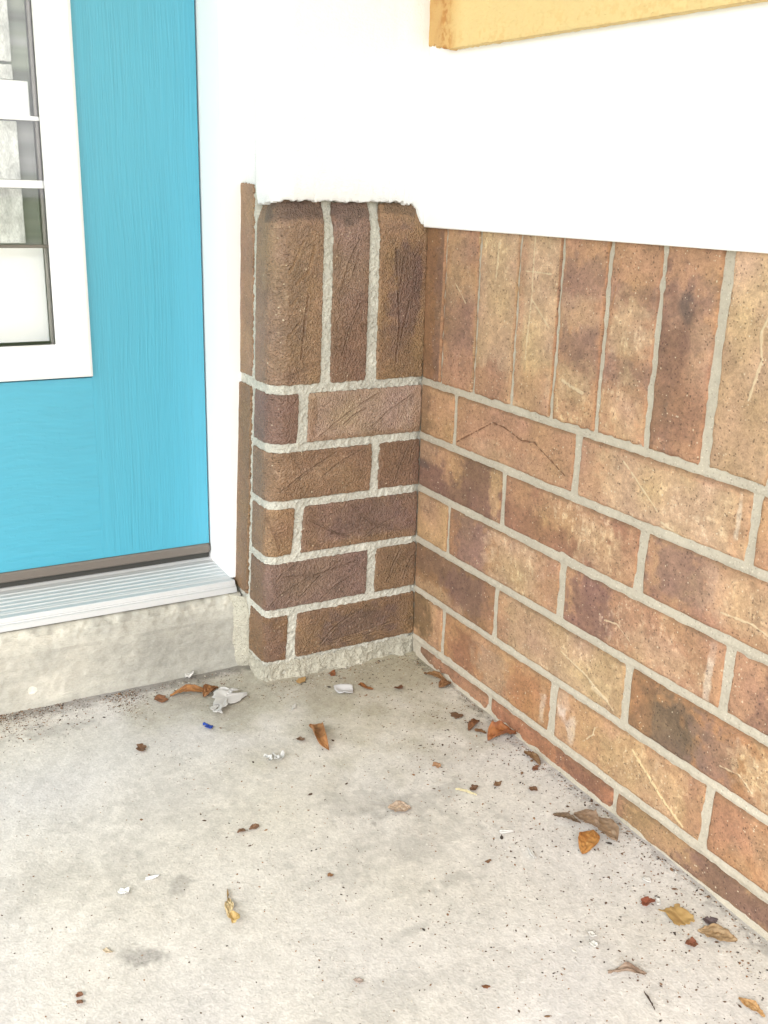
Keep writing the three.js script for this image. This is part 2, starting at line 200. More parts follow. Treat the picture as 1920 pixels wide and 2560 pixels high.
// paint one atlas: colour, bump (128 neutral) per pixel in wall coordinates
function atlas(list, U0, U1, V0, V1, W, H, k, style) {
  const cd = new Uint8Array(W * H * 4).fill(255), bd = new Uint8Array(W * H * 4).fill(128);
  const pu = (U1 - U0) / W, pv = (V1 - V0) / H;
  list.forEach((b, bi) => {
    const m = 0.006, i0 = Math.max(0, Math.floor((b.u0 - m - U0) / pu)), i1 = Math.min(W - 1, Math.ceil((b.u1 + m - U0) / pu));
    const j0 = Math.max(0, Math.floor((b.v0 - m - V0) / pv)), j1 = Math.min(H - 1, Math.ceil((b.v1 + m - V0) / pv));
    const bw = b.u1 - b.u0, bh = b.v1 - b.v0, ox = bi * 13.7, oy = bi * 7.9;
    const segs = []; for (const L of b.lines || []) { const pts = L.filter(q => q.length === 2), c = L.find(q => q.length === 3), w = L[L.length - 1]; for (let q = 1; q < pts.length; q++) segs.push([pts[q - 1][0] * bw + b.u0, pts[q - 1][1] * bh + b.v0, pts[q][0] * bw + b.u0, pts[q][1] * bh + b.v0, c, w * 0.00075]); }
    for (let j = j0; j <= j1; j++) for (let i = i0; i <= i1; i++) {
      const u = U0 + (i + 0.5) * pu, v = V0 + (j + 0.5) * pv, a = (u - b.u0) / bw, c = (v - b.v0) / bh;
      let r = b.base[0], g = b.base[1], bl = b.base[2];
      const big = fbm(u * 42 + ox, v * 42 + oy, 4) - 0.5, med = fbm(u * 170 + oy, v * 170 + ox, 3) - 0.5, fine = vn(u * 1500, v * 1500) - 0.5, grit = vn(u * 760 + 3, v * 760) - 0.5;
      const rag = (fbm(u * 90 + oy, v * 90 + ox, 3) - 0.5) * 1.5;
      for (const p of b.patches) {
        const du = Math.abs(a - p[0]) / p[2], dv = Math.abs(c - p[1]) / p[3];
        const d = Math.pow(Math.pow(du, 3) + Math.pow(dv, 3), 1 / 3) + rag;
        if (d > 1.35) continue;
        let w = ss(1.35, 0.62, d) * p[5] * (style === 'pillar' ? 0.72 : 0.88);
        if (p[6]) { // streaks: short marks across the brick face
          const st = fbm(u * 420 + ox, v * 95, 3), st2 = vn(u * 150, v * 900 + oy);
          w *= 0.12 + 0.62 * ss(0.50, 0.74, st * 0.62 + st2 * 0.2 + med * 0.7 + 0.05);
        }
        r = lerp(r, p[4][0], w); g = lerp(g, p[4][1], w); bl = lerp(bl, p[4][2], w);
      }
      const mot = fbm(u * 260 + ox, v * 330, 3) - 0.5; let f = 1 + big * 0.20 + med * 0.17 + fine * 0.12 + grit * 0.12 + mot * 0.16;
      let hgt = med * 30 + grit * 24 + fine * 16 + big * 20 + mot * 30;
      if (style === 'pillar') { hgt = med * 50 + grit * 90 + fine * 30 + mot * 30; f = 1 + big * 0.18 + med * 0.14 + grit * 0.16 + fine * 0.1; }
      // the colour drifts to yellow or red over a few centimetres
      const hue = (fbm(u * 25 + ox * 2, v * 25 + oy * 3, 2) - 0.5) * 0.18; r *= f; g *= f * (1 + hue * 0.25); bl *= f * (1 - hue * 0.6);
      for (const s of segs) {
        const dx = s[2] - s[0], dy = s[3] - s[1]; const t = clamp(((u - s[0]) * dx + (v - s[1]) * dy) / (dx * dx + dy * dy));
        const wob = (vn(u * 300 + ox, v * 300) - 0.5) * 0.0016, dd = Math.hypot(u - s[0] - dx * t, v - s[1] - dy * t) + wob;
        if (dd < s[5] * 1.8) { const w = ss(s[5] * 1.8, s[5] * 0.5, dd) * (style === 'pillar' ? 0.4 : 0.75); r = lerp(r, s[4][0], w); g = lerp(g, s[4][1], w); bl = lerp(bl, s[4][2], w); hgt += (s[4][0] > 190 ? 40 : -95) * w; }
        else if (style === 'pillar' && dd < s[5] * 4) hgt += 28 * ss(s[5] * 4, s[5] * 2, dd);
      }
      // pits and pale grains
      const cx = Math.floor(u / 0.0022), cy = Math.floor(v / 0.0022), hh = hash2(cx + 51, cy + 9);
      if (hh > 0.89) {
        const qx = (cx + 0.25 + 0.5 * hash2(cx, cy + 71)) * 0.0022, qy = (cy + 0.25 + 0.5 * hash2(cx + 7, cy)) * 0.0022, rr = 0.0003 + 0.0006 * hash2(cx * 3, cy);
        const dd = Math.hypot((u - qx), (v - qy) * (0.6 + hash2(cx, cy * 5)));
        if (dd < rr) { if (hh > (style === 'pillar' ? 0.991 : 0.975)) { r = lerp(r, 235, 0.8); g = lerp(g, 215, 0.8); bl = lerp(bl, 180, 0.8); hgt += 12; } else { const q = style === 'pillar' ? 0.2 : 0.24; r *= 1 - q; g *= 1 - q * 1.05; bl *= 1 - q; hgt -= 45; } }
      }
      // a little dirt and cement on the very edge, plus a painted shadow line
      const de = Math.min(u - b.u0, b.u1 - u, v - b.v0, b.v1 - v);
      if (style === 'wall' && b.v1 - v < 0.0052 && b.v1 < 0.5) { const w = ss(0.0052, 0.002, b.v1 - v + rag * 0.0012) * (0.25 + 0.5 * vn(u * 60, bi)); r = lerp(r, 120, w * 0.6); g = lerp(g, 96, w * 0.6); bl = lerp(bl, 70, w * 0.6); } // grime plus painted shadow under the mortar, on the upper arris
      if (style === 'wall' && de < 0.0045) { const w = ss(0.0045, 0.0, de + rag * 0.002) * 0.45; r = lerp(r, r * 0.9, w); g = lerp(g, g * 0.82, w); bl = lerp(bl, bl * 0.72, w); }
      const gy = (r * 0.35 + g * 0.5 + bl * 0.15), ds = style === 'pillar' ? 0.20 : 0.20; r = lerp(r, gy, ds); g = lerp(g, gy, ds); bl = lerp(bl, gy, ds);
      const q = (j * W + i) * 4;
      cd[q] = enc(lin(clamp(r, 0, 255)) * k); cd[q + 1] = enc(lin(clamp(g, 0, 255)) * k); cd[q + 2] = enc(lin(clamp(bl, 0, 255)) * k);
      bd[q] = bd[q + 1] = bd[q + 2] = clamp(128 + hgt, 0, 255);
    }
  });
  return [rawTex(cd, W, H, true), rawTex(bd, W, H, false)];
}
const KW = 0.71, KP = 0.80;
const RU0 = -0.01, RU1 = 0.71, RV0 = -0.045, RV1 = 0.635;
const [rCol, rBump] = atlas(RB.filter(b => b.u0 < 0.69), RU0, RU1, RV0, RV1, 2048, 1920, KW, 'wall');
const [pCol, pBump] = atlas(PB, -0.005, 0.325, -0.01, 0.64, 1024, 2048, KP, 'pillar');
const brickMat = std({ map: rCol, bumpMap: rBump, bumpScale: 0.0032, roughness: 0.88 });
const pillarMat = std({ map: pCol, bumpMap: pBump, bumpScale: 0.0048, roughness: 0.50 });
// mortar and concrete tiles
const TN = 1024;
function tileTex(base, amp, k, seed, dotty) {
  const c = new Uint8Array(TN * TN * 4).fill(255), b = new Uint8Array(TN * TN * 4).fill(255);
  for (let j = 0; j < TN; j++) for (let i = 0; i < TN; i++) {
    const x = i / TN, y = j / TN, big = fbm(x * 7 + seed, y * 7, 4) - 0.5, med = fbm(x * 60 + seed, y * 60, 3) - 0.5, fi = vn(x * 330, y * 330 + seed) - 0.5, gr = vn(x * 150 + seed, y * 150) - 0.5;
    let f = 1 + amp * (big * 0.5 + med * 0.45 + fi * 0.3); const h = hash2(Math.floor(x * 240) + seed, Math.floor(y * 240));
    let hg = med * 70 + fi * 40 + gr * 50; if (h > dotty) { f *= 0.88; hg -= 30; } else if (h < 0.02) { f *= 1.12; hg += 30; }
    const q = (j * TN + i) * 4;
    for (let ch = 0; ch < 3; ch++) c[q + ch] = enc(lin(clamp(base[ch] * f, 0, 255)) * k);
    b[q] = b[q + 1] = b[q + 2] = clamp(128 + hg, 0, 255);
  }
  return [rawTex(c, TN, TN, true, THREE.MirroredRepeatWrapping), rawTex(b, TN, TN, false, THREE.MirroredRepeatWrapping)];
}
const [mCol, mBump] = tileTex([213, 203, 184], 0.16, 0.62, 5, 0.985);
const mortarMat = std({ map: mCol, bumpMap: mBump, bumpScale: 0.0016, roughness: 0.95 });
const [gCol, gBump] = tileTex([222, 219, 206], 0.30, 0.66, 11, 0.972);
const footMat = std({ map: gCol, color: new THREE.Color(0.84, 0.82, 0.77), bumpMap: gBump, bumpScale: 0.0045, roughness: 0.96 });
const groutMat = std({ map: gCol, bumpMap: gBump, bumpScale: 0.0030, roughness: 0.95 });

/* ------------------------------------------------ brick geometry */
function brickGeo(b, o) {
  const W = b.u1 - b.u0, H = b.v1 - b.v0, R = o.round;
  const line = (L, step) => { const n = Math.max(3, Math.round((L - 2 * R) / step)), a = [0, R * 0.12 / L, R * 0.45 / L]; for (let i = 0; i <= n; i++) a.push(lerp(R / L, 1 - R / L, i / n)); a.push(1 - R * 0.45 / L, 1 - R * 0.12 / L, 1); return a; };
  const A = line(W, o.step), B = line(H, o.step), na = A.length, nb = B.length, sd = o.seed * 5.31;
  const ed = (t, q) => ((fbm(t * o.freq + sd, q * 9.7 + sd, 3) - 0.5) * 2) * o.edge + (vn(t * o.freq * 4, q * 3.1 + sd) - 0.5) * o.edge * 0.7;
  const cr = (d) => o.corner * Math.exp(-Math.max(0, d) / 0.004);
  const P = [], TX = [], IX = [];
  const pt = (a, c, n) => {
    const uL = b.u0 + ed(b.v0 + c * H, 1) + cr(c * H) + cr((1 - c) * H), uR = b.u1 - ed(b.v0 + c * H, 2) - cr(c * H) - cr((1 - c) * H);
    const vB = b.v0 + ed(b.u0 + a * W, 3), vT = b.v1 - ed(b.u0 + a * W, 4);
    const u = lerp(uL, uR, a), v = lerp(vB, vT, c);
    P.push(...o.map(u, v, n)); TX.push((u + (b.su || 0) - o.U0) / (o.U1 - o.U0), (v - o.V0) / (o.V1 - o.V0));
  };
  const off0 = o.off || 0, tilt = (hash2(o.seed, 3) - 0.5) * 0.0012, tilt2 = (hash2(o.seed, 9) - 0.5) * 0.001, off = (hash2(o.seed, 17) - 0.5) * 0.0012;
  for (let j = 0; j < nb; j++) for (let i = 0; i < na; i++) {
    const a = A[i], c = B[j], de = Math.min(a * W, (1 - a) * W, c * H, (1 - c) * H), t = 1 - Math.min(de / R, 1);
    const u = b.u0 + a * W, v = b.v0 + c * H;
    let n = o.proud - R * 0.8 * (1 - Math.sqrt(Math.max(0, 1 - t * t))) + (fbm(u * 45 + sd, v * 45, 3) - 0.5) * o.bump + tilt * (a - 0.5) + tilt2 * (c - 0.5) + off + off0;
    if (o.shape) n += o.shape(u, v, b);
    pt(a, c, n);
  }
  for (let j = 0; j < nb - 1; j++) for (let i = 0; i < na - 1; i++) { const q = j * na + i; o.flip ? IX.push(q, q + na, q + 1, q + 1, q + na, q + na + 1) : IX.push(q, q + 1, q + na, q + 1, q + na + 1, q + na); }
  const ring = []; for (let i = 0; i < na; i++) ring.push([i, 0]); for (let j = 1; j < nb; j++) ring.push([na - 1, j]); for (let i = na - 2; i >= 0; i--) ring.push([i, nb - 1]); for (let j = nb - 2; j > 0; j--) ring.push([0, j]);
  const base = P.length / 3; for (const [i, j] of ring) pt(A[i], B[j], o.proud - 0.012);
  for (let k = 0; k < ring.length; k++) { const k2 = (k + 1) % ring.length, a = ring[k][1] * na + ring[k][0], b2 = ring[k2][1] * na + ring[k2][0]; o.flip ? IX.push(a, b2, base + k, b2, base + k2, base + k) : IX.push(a, base + k, b2, b2, base + k, base + k2); }
  return geom(P, TX, IX);
}

/* ------------------------------------------------ setting: ground, patio slab */
const FY = (z) => -0.024 - 0.024 * z;
{
  const m = mesh('lawn', new THREE.PlaneGeometry(160, 160).rotateX(-Math.PI / 2), std({ color: col(96, 112, 66, 0.7), roughness: 1 }));
  m.position.y = -0.24; m.userData = { kind: 'structure' };
}
{ // concrete patio: colour worn, trowelled, with the odd stain
  const W = 2048, X0 = -1.25, X1 = 0.03, Z0 = -0.1, Z1 = 1.18;
  const st = [[-0.525, 0.421, 0.022, 0.014, 0.42], [-0.468, 0.344, 0.012, 0.012, 0.3], [-0.3, 0.5, 0.02, 0.008, 0.18], [-0.184, 0.326, 0.06, 0.02, 0.16], [-0.245, 0.3, 0.05, 0.03, 0.12], [-0.6, 0.3, 0.1, 0.05, 0.08], [-0.44, 0.22, 0.1, 0.05, 0.09], [-0.22, 0.39, 0.1, 0.03, 0.12], [-0.52, 0.0, 0.05, 0.02, 0.2], [-0.22, 0.46, 0.03, 0.012, 0.22], [-0.35, 0.56, 0.1, 0.02, 0.1], [-0.62, 0.5, 0.06, 0.03, 0.1]];
  const c = new Uint8Array(W * W * 4).fill(255), b = new Uint8Array(W * W * 4).fill(255);
  for (let j = 0; j < W; j++) for (let i = 0; i < W; i++) {
    const x = lerp(X0, X1, i / W), z = lerp(Z0, Z1, j / W);
    const big = fbm(x * 4.2 + 3, z * 4.2, 5) - 0.5, med = fbm(x * 22, z * 22 + 8, 4) - 0.5, sm = fbm(x * 120, z * 120, 3) - 0.5, fi = vn(x * 900, z * 900) - 0.5, fi2 = vn(x * 420, z * 420 + 5) - 0.5;
    const rot = fbm((x * 0.8 + z * 0.6) * 40, (z * 0.8 - x * 0.6) * 9, 3) - 0.5; // trowel sweeps
    let f = 1 + big * 0.08 + med * 0.075 + sm * 0.11 + fi * 0.09 + fi2 * 0.07 + rot * 0.05, h = med * 12 + sm * 40 + fi * 45 + fi2 * 30 + rot * 14;
    for (const s of st) { const d = Math.hypot((x - s[0]) / s[2], (z - s[1]) / s[3]) + sm * 1.2 + med * 1.2; if (d < 1.3) f *= 1 - s[4] * 0.6 * ss(1.3, 0.5, d) * (0.75 + fi * 0.7); }
    const grimeShade = ss(0.75, 0.2, Math.hypot(x * 0.9, z * 1.0) / 0.5 + big * 0.7 + med * 0.5); f *= 1 - 0.17 * grimeShade; // grime plus corner shade painted into the slab colour
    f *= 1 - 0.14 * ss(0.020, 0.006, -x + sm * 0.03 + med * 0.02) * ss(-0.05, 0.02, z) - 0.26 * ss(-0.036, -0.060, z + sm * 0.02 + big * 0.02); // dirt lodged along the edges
    const warm = (fbm(x * 3 + 40, z * 3, 3) - 0.5) * 0.12 + grimeShade * 0.075;
    const cx = Math.floor(x / 0.0045), cz = Math.floor(z / 0.0045), hh = hash2(cx + 900, cz + 500);
    if (hh > 0.93) { const d = Math.hypot(x - (cx + 0.3 + 0.4 * hash2(cx, cz)) * 0.0045, z - (cz + 0.3 + 0.4 * hash2(cz, cx)) * 0.0045); if (d < 0.0003 + 0.0006 * hash2(cx + 5, cz)) { if (hh > 0.985) { f *= 1.1; } else { f *= 0.88; h -= 40; } } }
    const q = (j * W + i) * 4, k = 0.74;
    c[q] = enc(lin(clamp(217 * f * (1 + warm * 0.2), 0, 255)) * k); c[q + 1] = enc(lin(clamp(212 * f, 0, 255)) * k); c[q + 2] = enc(lin(clamp(206 * f * (1 - warm), 0, 255)) * k);
    b[q] = b[q + 1] = b[q + 2] = clamp(128 + h, 0, 255);
  }
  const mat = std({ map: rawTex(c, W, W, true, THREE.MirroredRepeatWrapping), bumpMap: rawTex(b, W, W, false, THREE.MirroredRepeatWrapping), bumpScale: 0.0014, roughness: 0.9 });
  const top = grid(260, 240, (a, d) => { const x = lerp(-2.6, 0.02, 1 - Math.pow(1 - a, 1.6)), z = lerp(-0.2, 2.6, Math.pow(d, 1.5)); return [x, FY(z) + (fbm(x * 9, z * 9, 3) - 0.5) * 0.004, z]; },
    (a, d) => { const x = lerp(-2.6, 0.02, 1 - Math.pow(1 - a, 1.6)), z = lerp(-0.2, 2.6, Math.pow(d, 1.5)); return [(x - X0) / (X1 - X0), (z - Z0) / (Z1 - Z0)]; }, true);
  const front = grid(40, 1, (a, d) => [lerp(-2.6, 0.02, a), lerp(-0.24, FY(2.6), d), 2.6]), left = grid(40, 1, (a, d) => [-2.6, lerp(-0.24, FY(lerp(-0.2, 2.6, a)), d), lerp(-0.2, 2.6, a)]);
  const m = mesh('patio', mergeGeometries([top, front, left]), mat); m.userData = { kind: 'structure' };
}

{ // unseen roof added over the doorway to shade the corner
  const m = mesh('added_shade_roof', cbox(-3.2, 2.4, -0.3, 0.5, 2.52, 2.6), std({ color: new THREE.Color(0.6, 0.6, 0.58), roughness: 0.9 })); m.userData = { kind: 'structure' };
}
/* ------------------------------------------------ brick wall on the right */
const BW = thing('brick_wall', 'tan and brown real brick wall with a soldier course, right of the corner', 'wall');
{
  const o = { round: 0.0042, step: 0.0055, edge: 0.0009, freq: 130, corner: 0.0012, proud: 0.0008, bump: 0.0022, map: rwall, U0: RU0, U1: RU1, V0: RV0, V1: RV1 };
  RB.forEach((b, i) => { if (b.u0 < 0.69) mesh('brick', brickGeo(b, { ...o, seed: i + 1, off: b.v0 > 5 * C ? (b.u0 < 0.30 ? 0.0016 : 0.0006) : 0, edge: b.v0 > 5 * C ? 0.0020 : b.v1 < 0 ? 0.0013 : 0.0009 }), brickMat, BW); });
  // the wall runs on beyond the picture
  let n = 200;
  for (let k = 0; k < 5; k++) for (let q = 0; q < 3; q++) { const a = (k % 2 ? 0.6945 : 0.5760) + q * 0.247; if (a < 0.69 && q === 0 && k % 2 === 0) { /* already there */ continue; }
    const b = { u0: a, u1: a + 0.238, v0: k * C + jw, v1: (k + 1) * C - jw, su: -(q + 1) * 0.247 - (k % 2 ? 0 : 0.0) }; while (b.u1 + b.su > 0.705) b.su -= 0.247; mesh('brick', brickGeo(b, { ...o, step: 0.012, seed: n++ }), brickMat, BW); }
  for (let q = 0; q < 8; q++) { const a = 0.7425 + 0.003 + q * 0.0775; const b = { u0: a, u1: a + 0.072, v0: 5 * C + jw, v1: 0.625, su: -0.465 }; while (b.u1 + b.su > 0.6) b.su -= 0.0775; mesh('brick', brickGeo(b, { ...o, step: 0.012, seed: n++ }), brickMat, BW); }
  // mortar bed, a few millimetres behind the faces
  const bedLip = (y) => { if (y < -0.02 || y > 5.3 * C) return 0; const k = Math.round(y / C), d = (y - k * C) / 0.0050; return Math.abs(d) < 1 ? (d < 0 ? 0.0009 * (1 + d) + 0.0006 : 0.0006 * (1 - d)) : 0; };
  mesh('mortar', grid(420, 460, (a, c) => { const z = lerp(-0.004, 1.35, Math.pow(a, 1.35)), y = lerp(-0.06, 0.64, c); return [0.0010 - bedLip(y + (fbm(z * 30, 4, 2) - 0.5) * 0.002) + (fbm(z * 110, y * 110, 3) - 0.5) * 0.0016 + (fbm(z * 18, y * 18, 2) - 0.5) * 0.0012, y, z]; },
    (a, c) => { const z = lerp(-0.004, 1.35, Math.pow(a, 1.35)), y = lerp(-0.06, 0.64, c); return [z / 0.3, y / 0.3]; }, true), mortarMat, BW);
  // smear of mortar where the wall meets the slab
  mesh('mortar_fillet', grid(420, 10, (a, c) => { const z = lerp(0.012, 1.35, Math.pow(a, 1.35)); const top = interp([[0.02, -0.0085], [0.14, -0.0165], [0.46, -0.0270], [0.62, -0.0290], [1.3, -0.033]], z) + (fbm(z * 60, 2, 3) - 0.5) * 0.0045, ft = FY(z) - 0.003; const y = lerp(ft, top, c); const out = lerp(0.0040 + (fbm(z * 40, 9, 3) - 0.5) * 0.006, -0.0008, Math.pow(c, 0.7)) + (fbm(z * 160, y * 160, 2) - 0.5) * 0.0012; return [-out, y, z]; },
    (a, c) => [Math.pow(a, 1.35) * 1.35 / 0.3, c * 0.1], true), mortarMat, BW);
  // core so that light cannot pass
  mesh('wall_core', cbox(0.013, -0.24, -0.3, 0.2, 2.6, 1.35), mortarMat, BW);
}

/* ------------------------------------------------ brick pillar beside the door */
const PIL = thing('brick_pillar', 'darker brown brick pillar with rounded edge, standing between the blue door and the corner', 'pillar');
{
  const shape = (u, v, b) => (b.v1 > 0.6 && b.u1 < 0.261 ? -0.0095 * ss(0.012, 0.05, u) * Math.pow(ss(0.578 - 0.02 * clamp((0.05 - u) / 0.05), 0.614, v), 1.2) : 0);
  const o = { round: 0.0022, step: 0.0030, edge: 0.0013, freq: 260, corner: 0.001, proud: 0.0, bump: 0.0016, map: pil, U0: -0.005, U1: 0.325, V0: -0.01, V1: 0.64, flip: true, shape };
  PB.forEach((b, i) => mesh('brick', brickGeo(b, { ...o, seed: 60 + i }), pillarMat, PIL));
  mesh('mortar', grid(220, 420, (a, c) => {
    const s = lerp(-0.003, 0.326, a), v = lerp(-0.03, 0.66, c);
    let n = -0.0026 + (fbm(s * 330, v * 330, 3) - 0.5) * 0.0042 - 0.003 * ss(0.007, 0.002, s); if (s < 0.261) n += -0.0115 * ss(0.012, 0.05, s) * Math.pow(ss(0.565, 0.610, v), 1.2); return pil(s, v, n);
  }, (a, c) => [a * 1.1, c * 2.2], true), groutMat, PIL);
  // rough mortar foot around the pillar
  mesh('mortar_foot', grid(300, 22, (a, c) => {
    const s = lerp(0.0, 0.262, a), t = c, nz = (fbm(s * 50, 3, 3) - 0.5), p0 = pil(s, 0.0, 0), top = 0.0012 + (fbm(s * 200, 1, 4) - 0.5) * 0.010;
    const y = lerp(top, -0.029, t), n = -0.0016 + 0.0066 * Math.pow(t, 1.5) * Math.max(0.1, 0.75 + nz * 3.6) + (fbm(s * 170, t * 5, 4) - 0.5) * 0.0052 * ss(0, 0.15, t); const q = pil(s, Math.max(0, y), n); return [q[0], y, q[2]];
  }, (a, c) => [a * 0.9, c * 0.12], false), footMat, PIL);
  // trowelled strip where the pillar meets the step
  mesh('mortar_strip', grid(24, 60, (a, c) => {
    const y = lerp(-0.032, 0.078, c), x = lerp(-0.286, -0.231, a), wob = (fbm(x * 200, y * 60, 3) - 0.5) * 0.0012;
    const z0 = interp([[-0.03, -0.062], [0.0, -0.068], [0.05, -0.074], [0.075, -0.088], [0.086, -0.102]], y) - 0.004, z1 = lerp(-0.0585, -0.072, ss(0.05, 0.078, y)); const e = ss(0.2, 0.95, a); return [x - 0.0, y, lerp(z0, z1, e * e) + wob];
  }, (a, c) => [a * 0.2, c * 0.4]), footMat, PIL);
}

/* ------------------------------------------------ white stucco above the pillar, board, yellow stucco */
const whiteMat = std({ color: new THREE.Color(0.88, 0.88, 0.875), roughness: 0.75 });
const stuccoMat = std({ color: new THREE.Color(0.88, 0.88, 0.875), roughness: 0.9, bumpMap: gBump, bumpScale: 0.0012 });
{
  const W = thing('stucco_wall', 'bright white stucco wall above the brick pillar, beside the blue door', 'wall');
  const low = [[0, 0.5835], [0.011, 0.585], [0.018, 0.597], [0.027, 0.610], [0.045, 0.6135], [0.12, 0.6125], [0.19, 0.6125], [0.212, 0.612], [0.228, 0.609], [0.252, 0.606], [0.258, 0.615], [0.262, 0.63], [0.32, 0.632]];
  const lowY = (s) => interp(low, s) + (fbm(s * 330, 5, 3) - 0.5) * (s < 0.05 ? 0.009 : 0.006);
  mesh('stucco', grid(240, 70, (a, c) => {
    const s = lerp(-0.002, 0.322, a), y0 = lowY(s);
    if (c < 0.03) return pil(s, y0, -0.012);
    const q = (c - 0.03) / 0.97, y = lerp(y0, 2.5, Math.pow(q, 2.2)); return pil(s, y, -0.0006 + 0.0022 * ss(0.06, 0.03, s) + 0.0006 * Math.min(1, q * 12) + (fbm(s * 90, y * 90, 3) - 0.5) * 0.0008);
  }, (a, c) => [a, c * 8], true), stuccoMat, W);
  mesh('stucco_core', cbox(-0.2, 0.66, -0.2, 0.0, 2.5, -0.02), stuccoMat, W);
}
tag(mesh('trim_board', cbox(-0.010, 0.5832, 0.002, 0.004, 0.81, 1.35, 0.0012), whiteMat), 'wide white painted trim board along the brick wall, below the yellow stucco', 'trim');
{
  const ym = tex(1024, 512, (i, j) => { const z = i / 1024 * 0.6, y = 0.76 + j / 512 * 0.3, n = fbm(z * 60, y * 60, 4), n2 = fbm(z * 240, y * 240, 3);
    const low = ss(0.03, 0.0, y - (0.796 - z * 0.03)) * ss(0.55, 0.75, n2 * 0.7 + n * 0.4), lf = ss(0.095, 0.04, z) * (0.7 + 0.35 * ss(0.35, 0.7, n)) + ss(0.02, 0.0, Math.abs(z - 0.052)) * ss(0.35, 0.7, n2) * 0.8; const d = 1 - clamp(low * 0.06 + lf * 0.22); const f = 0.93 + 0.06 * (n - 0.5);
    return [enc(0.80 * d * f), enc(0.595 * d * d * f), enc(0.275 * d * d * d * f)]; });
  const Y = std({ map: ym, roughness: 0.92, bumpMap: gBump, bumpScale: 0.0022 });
  const yb = (z) => interp([[0, 0.800], [0.02, 0.797], [0.05, 0.7895], [0.06, 0.7885], [0.2, 0.7855], [0.5, 0.7795], [1.35, 0.765]], z) + (fbm(z * 300, 2, 3) - 0.5) * lerp(0.007, 0.0012, ss(0, 0.2, z));
  const g = grid(260, 60, (a, c) => {
    const z = lerp(0.0015, 1.35, Math.pow(a, 1.8)), q = Math.max(0, (c - 0.03) / 0.97), y0 = yb(z), y = lerp(y0, 2.5, Math.pow(q, 2));
    const out = 0.0080 * ss(0.010, 0.05, z) + 0.0115 + (fbm(z * 80, y * 80, 3) - 0.5) * 0.002 + (fbm(z * 200, y * 200, 2) - 0.5) * 0.0035 * ss(0.09, 0.04, z) * ss(0.02, 0.05, z); return [c < 0.03 ? 0.004 : -out - 0.0005, y, z];
  }, (a, c) => { const z = lerp(0.0015, 1.35, Math.pow(a, 1.8)), q = Math.max(0, (c - 0.03) / 0.97); return [Math.min(1, z / 0.6), clamp((lerp(yb(z), 2.5, q * q) - 0.76) / 0.3)]; }, true);
  tag(mesh('yellow_stucco', g, Y), 'yellow painted stucco wall above the white trim board, at the upper right', 'wall');
}

